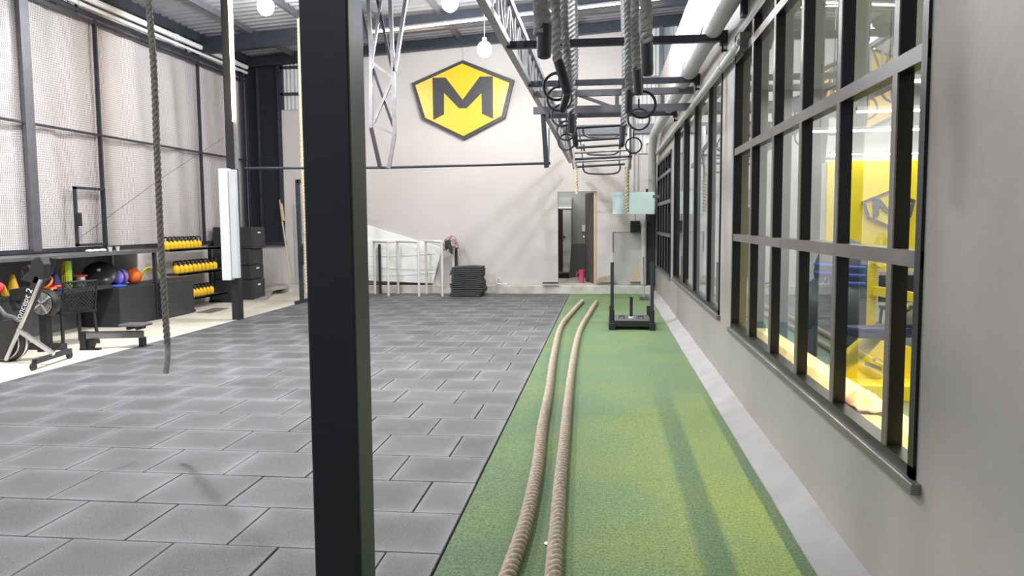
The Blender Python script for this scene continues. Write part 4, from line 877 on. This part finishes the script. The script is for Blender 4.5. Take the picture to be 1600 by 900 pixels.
f0, f1 = ground(54, 571, .05), ground(110, 553, .05)
f0.z = f1.z = .09; b = MB(); b.bar(f0, f1, .05, .055); b.build('front_foot', K['steel'], rw, bevel=.006)
for q in (f0, f1):
    b = MB(); b.bar(q+V((0, 0, .02)), q+V((0, -.02, -.05)), .03); b.tube([q+V((-.018, -.02, -.05)), q+V((.018, -.02, -.05))], .038, 14); b.build('caster', K['black'], rw)
b = MB(); b.tube([P8(60, 548, 8.5), P8(85, 546, 8.5), P8(97, 540, 8.5)], .02, 8); b.build('handle', K['black'], rw)
tdir = P8(50, 425, 8)-P8(28, 495, 8)
text_obj('lettering', 'concept 2', K['lettering'], rw, P8(37, 477, 8.09), P8(53, 440, 8.09)-P8(34, 487, 8.09), V((-1, 0, .4)), .105)
b = MB(); b.prism([P8(-25, 505), P8(22, 500), P8(28, 515), P8(5, 562), P8(-25, 562)], (0, .12, 0)); b.build('side_shroud', K['vinyl'], rw, bevel=.01)
b = MB(); b.tube([P8(-4, 478), P8(8, 492), P8(22, 496), P8(30, 502)], .025, 8); b.build('seat_arm', K['steelgrey'], rw)
# exercise bike with fan, behind
bi = thing('air_bike', at(67, 548, 9.0), 'black fan bike behind the rowing machine, round grille showing', 'exercise bike')
c = at(66, 474, 8.9); r = 21/FPX*8.9*1.0
b = MB(); b.lathe((c.x, 8.9, c.z), [(r*1.0, 0), (r*1.08, .03), (r*1.08, .12), (r, .15)], 36, 'Y'); b.build('fan_housing', K['black'], bi)
b = MB()
for k_ in range(2, 9): rr = r*.11*k_; b.tube([V((c.x+rr*math.cos(q*PI/20), 8.885, c.z+rr*math.sin(q*PI/20))) for q in range(40)], .0045, 6, closed=True)
b.build('grille', K['chrome'], bi)
for q in range(4):
    a = q*PI/2+.6; b = MB(); b.bar((c.x, 8.88, c.z), (c.x+r*.95*math.cos(a), 8.88, c.z+r*.95*math.sin(a)), .02, .02); b.build('spoke', K['chrome'], bi)
b = MB(); b.bar((c.x-.05, 9.0, c.z), (c.x-.05, 9.0, .05), .10, .10); b.bar((c.x-.35, 9.0, .04), (c.x+.2, 9.0, .04), .08, .08); b.build('frame', K['black'], bi)
b = MB(); b.bar(at(20, 462, 9), at(60, 455, 9), .12, .16); b.bar(at(20, 462, 9), at(30, 485, 9), .1); b.build('seat_frame', K['vinyl'], bi, bevel=.02)
b = MB(); b.tube(smooth_path([at(35, 430, 9), at(35, 420, 9), at(45, 416, 9), at(52, 425, 9)], .05), .02, 8); b.bar(at(48, 430, 9), at(60, 470, 9), .05); b.build('handlebar', K['black'], bi)
t = thing('red_ball', at(-2, 457, 8.7), 'red ball cut by the left picture edge beside the rowing machine', 'ball')
b = MB(); b.sphere(at(-2, 449, 8.75), .065); b.build('ball', K['red'], t)
b = MB(); c = at(-2, 449, 8.75); b.tube([c-V((0, 0, .06)), (c.x, c.y, 0)], .02, 8); b.lathe((c.x, c.y, 0), [(.1, 0), (.1, .02)], 16); b.build('stand', K['black'], t)
# second rower: rail and seat
r2 = thing('rower_rail', (-6.2, 9.1, 0), 'grey rower rail with sliding seat in front of the black box', 'rowing machine')
a = at(131, 524, 9.0); c = at(225, 522, 9.35)
b = MB(); b.bar(a, c, .06, .085); b.build('rail', mat('rail_grey', (.25, .25, .25), .35, .5), r2)
b = MB(); b.bar(a+V((0, -.035, .046)), c+V((0, -.035, .046)), .02, .01); b.build('rail_edge', K['black'], r2)
b = MB(); b.bar((a.x, a.y, a.z+.05), (a.x, a.y, .01), .075, .07); b.bar((a.x-.05, a.y, .012), (a.x+.2, a.y+.02, .012), .06, .024); b.build('rear_leg', K['black'], r2)
b = MB(); b.prism([(a.x+.05, a.y, .01), (a.x+.10, a.y, .01), (a.x+.16, a.y, a.z-.04), (a.x+.05, a.y, a.z-.04)], (0, .05, 0)); b.build('brace', K['black'], r2)
s0 = at(210, 508, 9.2); b = MB(); b.box(s0.x-.16, s0.x+.16, 9.1, 9.35, s0.z-.012, s0.z+.022); b.build('seat', K['steelgrey'], r2, bevel=.012)
for dx in (-.06, .06): b = MB(); b.tube([(s0.x+dx, 9.15, s0.z-.035), (s0.x+dx, 9.32, s0.z-.035)], .024, 12); b.build('roller', K['black'], r2)
b = MB(); b.box(c.x-.06, c.x, 9.32, 9.40, .0, c.z-.04); b.build('front_leg', K['black'], r2)
# chair of woven plastic
ch = thing('net_chair', (-6.98, 9.45, 0), 'black plastic chair with netted backrest between bike and black box', 'chair')
b = local(); b.box(-.22, .22, -.22, .22, .43, .45)
o = MB(); o.world = False
for i in range(11):
    y = -.2+.04*i; o.box(-.21, .23, y-.008, y+.008, .44, .458); o.box(-.21+.042*i-.008, -.21+.042*i+.008, -.21, .21, .44, .458)
for q in ((-.23, -.20), (.20, .23)): o.box(-.23, .23, q[0], q[1], .43, .462)
o.box(-.24, -.20, -.22, .22, .43, .462); o.box(.20, .24, -.22, .22, .43, .462)
o.build('seat', K['black'], ch)
o = MB(); o.world = False
def bk_(u, v): return V((.22+.09*v+.03*(1-(u/.21)**2), u, .46+.38*v))
for k_ in range(-9, 10):
    for sgn in (1, -1):
        pts = []
        for i in range(13):
            v = i/12; u = k_*.045+sgn*(v-.5)*.36
            if abs(u) <= .205: pts.append(bk_(u, v))
        if len(pts) > 2: o.tube(pts, .0065, 6)
o.tube([bk_(-.21, .0), bk_(-.21, .5), bk_(-.21, .97)], .014, 8); o.tube([bk_(.21, 0), bk_(.21, .5), bk_(.21, .97)], .014, 8); o.tube([bk_(-.21+.42*i/8, 1) for i in range(9)], .014, 8)
o.build('backrest', K['black'], ch)
for sx, sy in ((-1, -1), (-1, 1), (1, -1), (1, 1)):
    o = MB(); o.world = False; o.bar((sx*.20, sy*.20, .45), (sx*.24, sy*.225, 0), .035, .03); o.build('leg', K['black'], ch)
ch.rotation_euler.z = math.radians(-28)
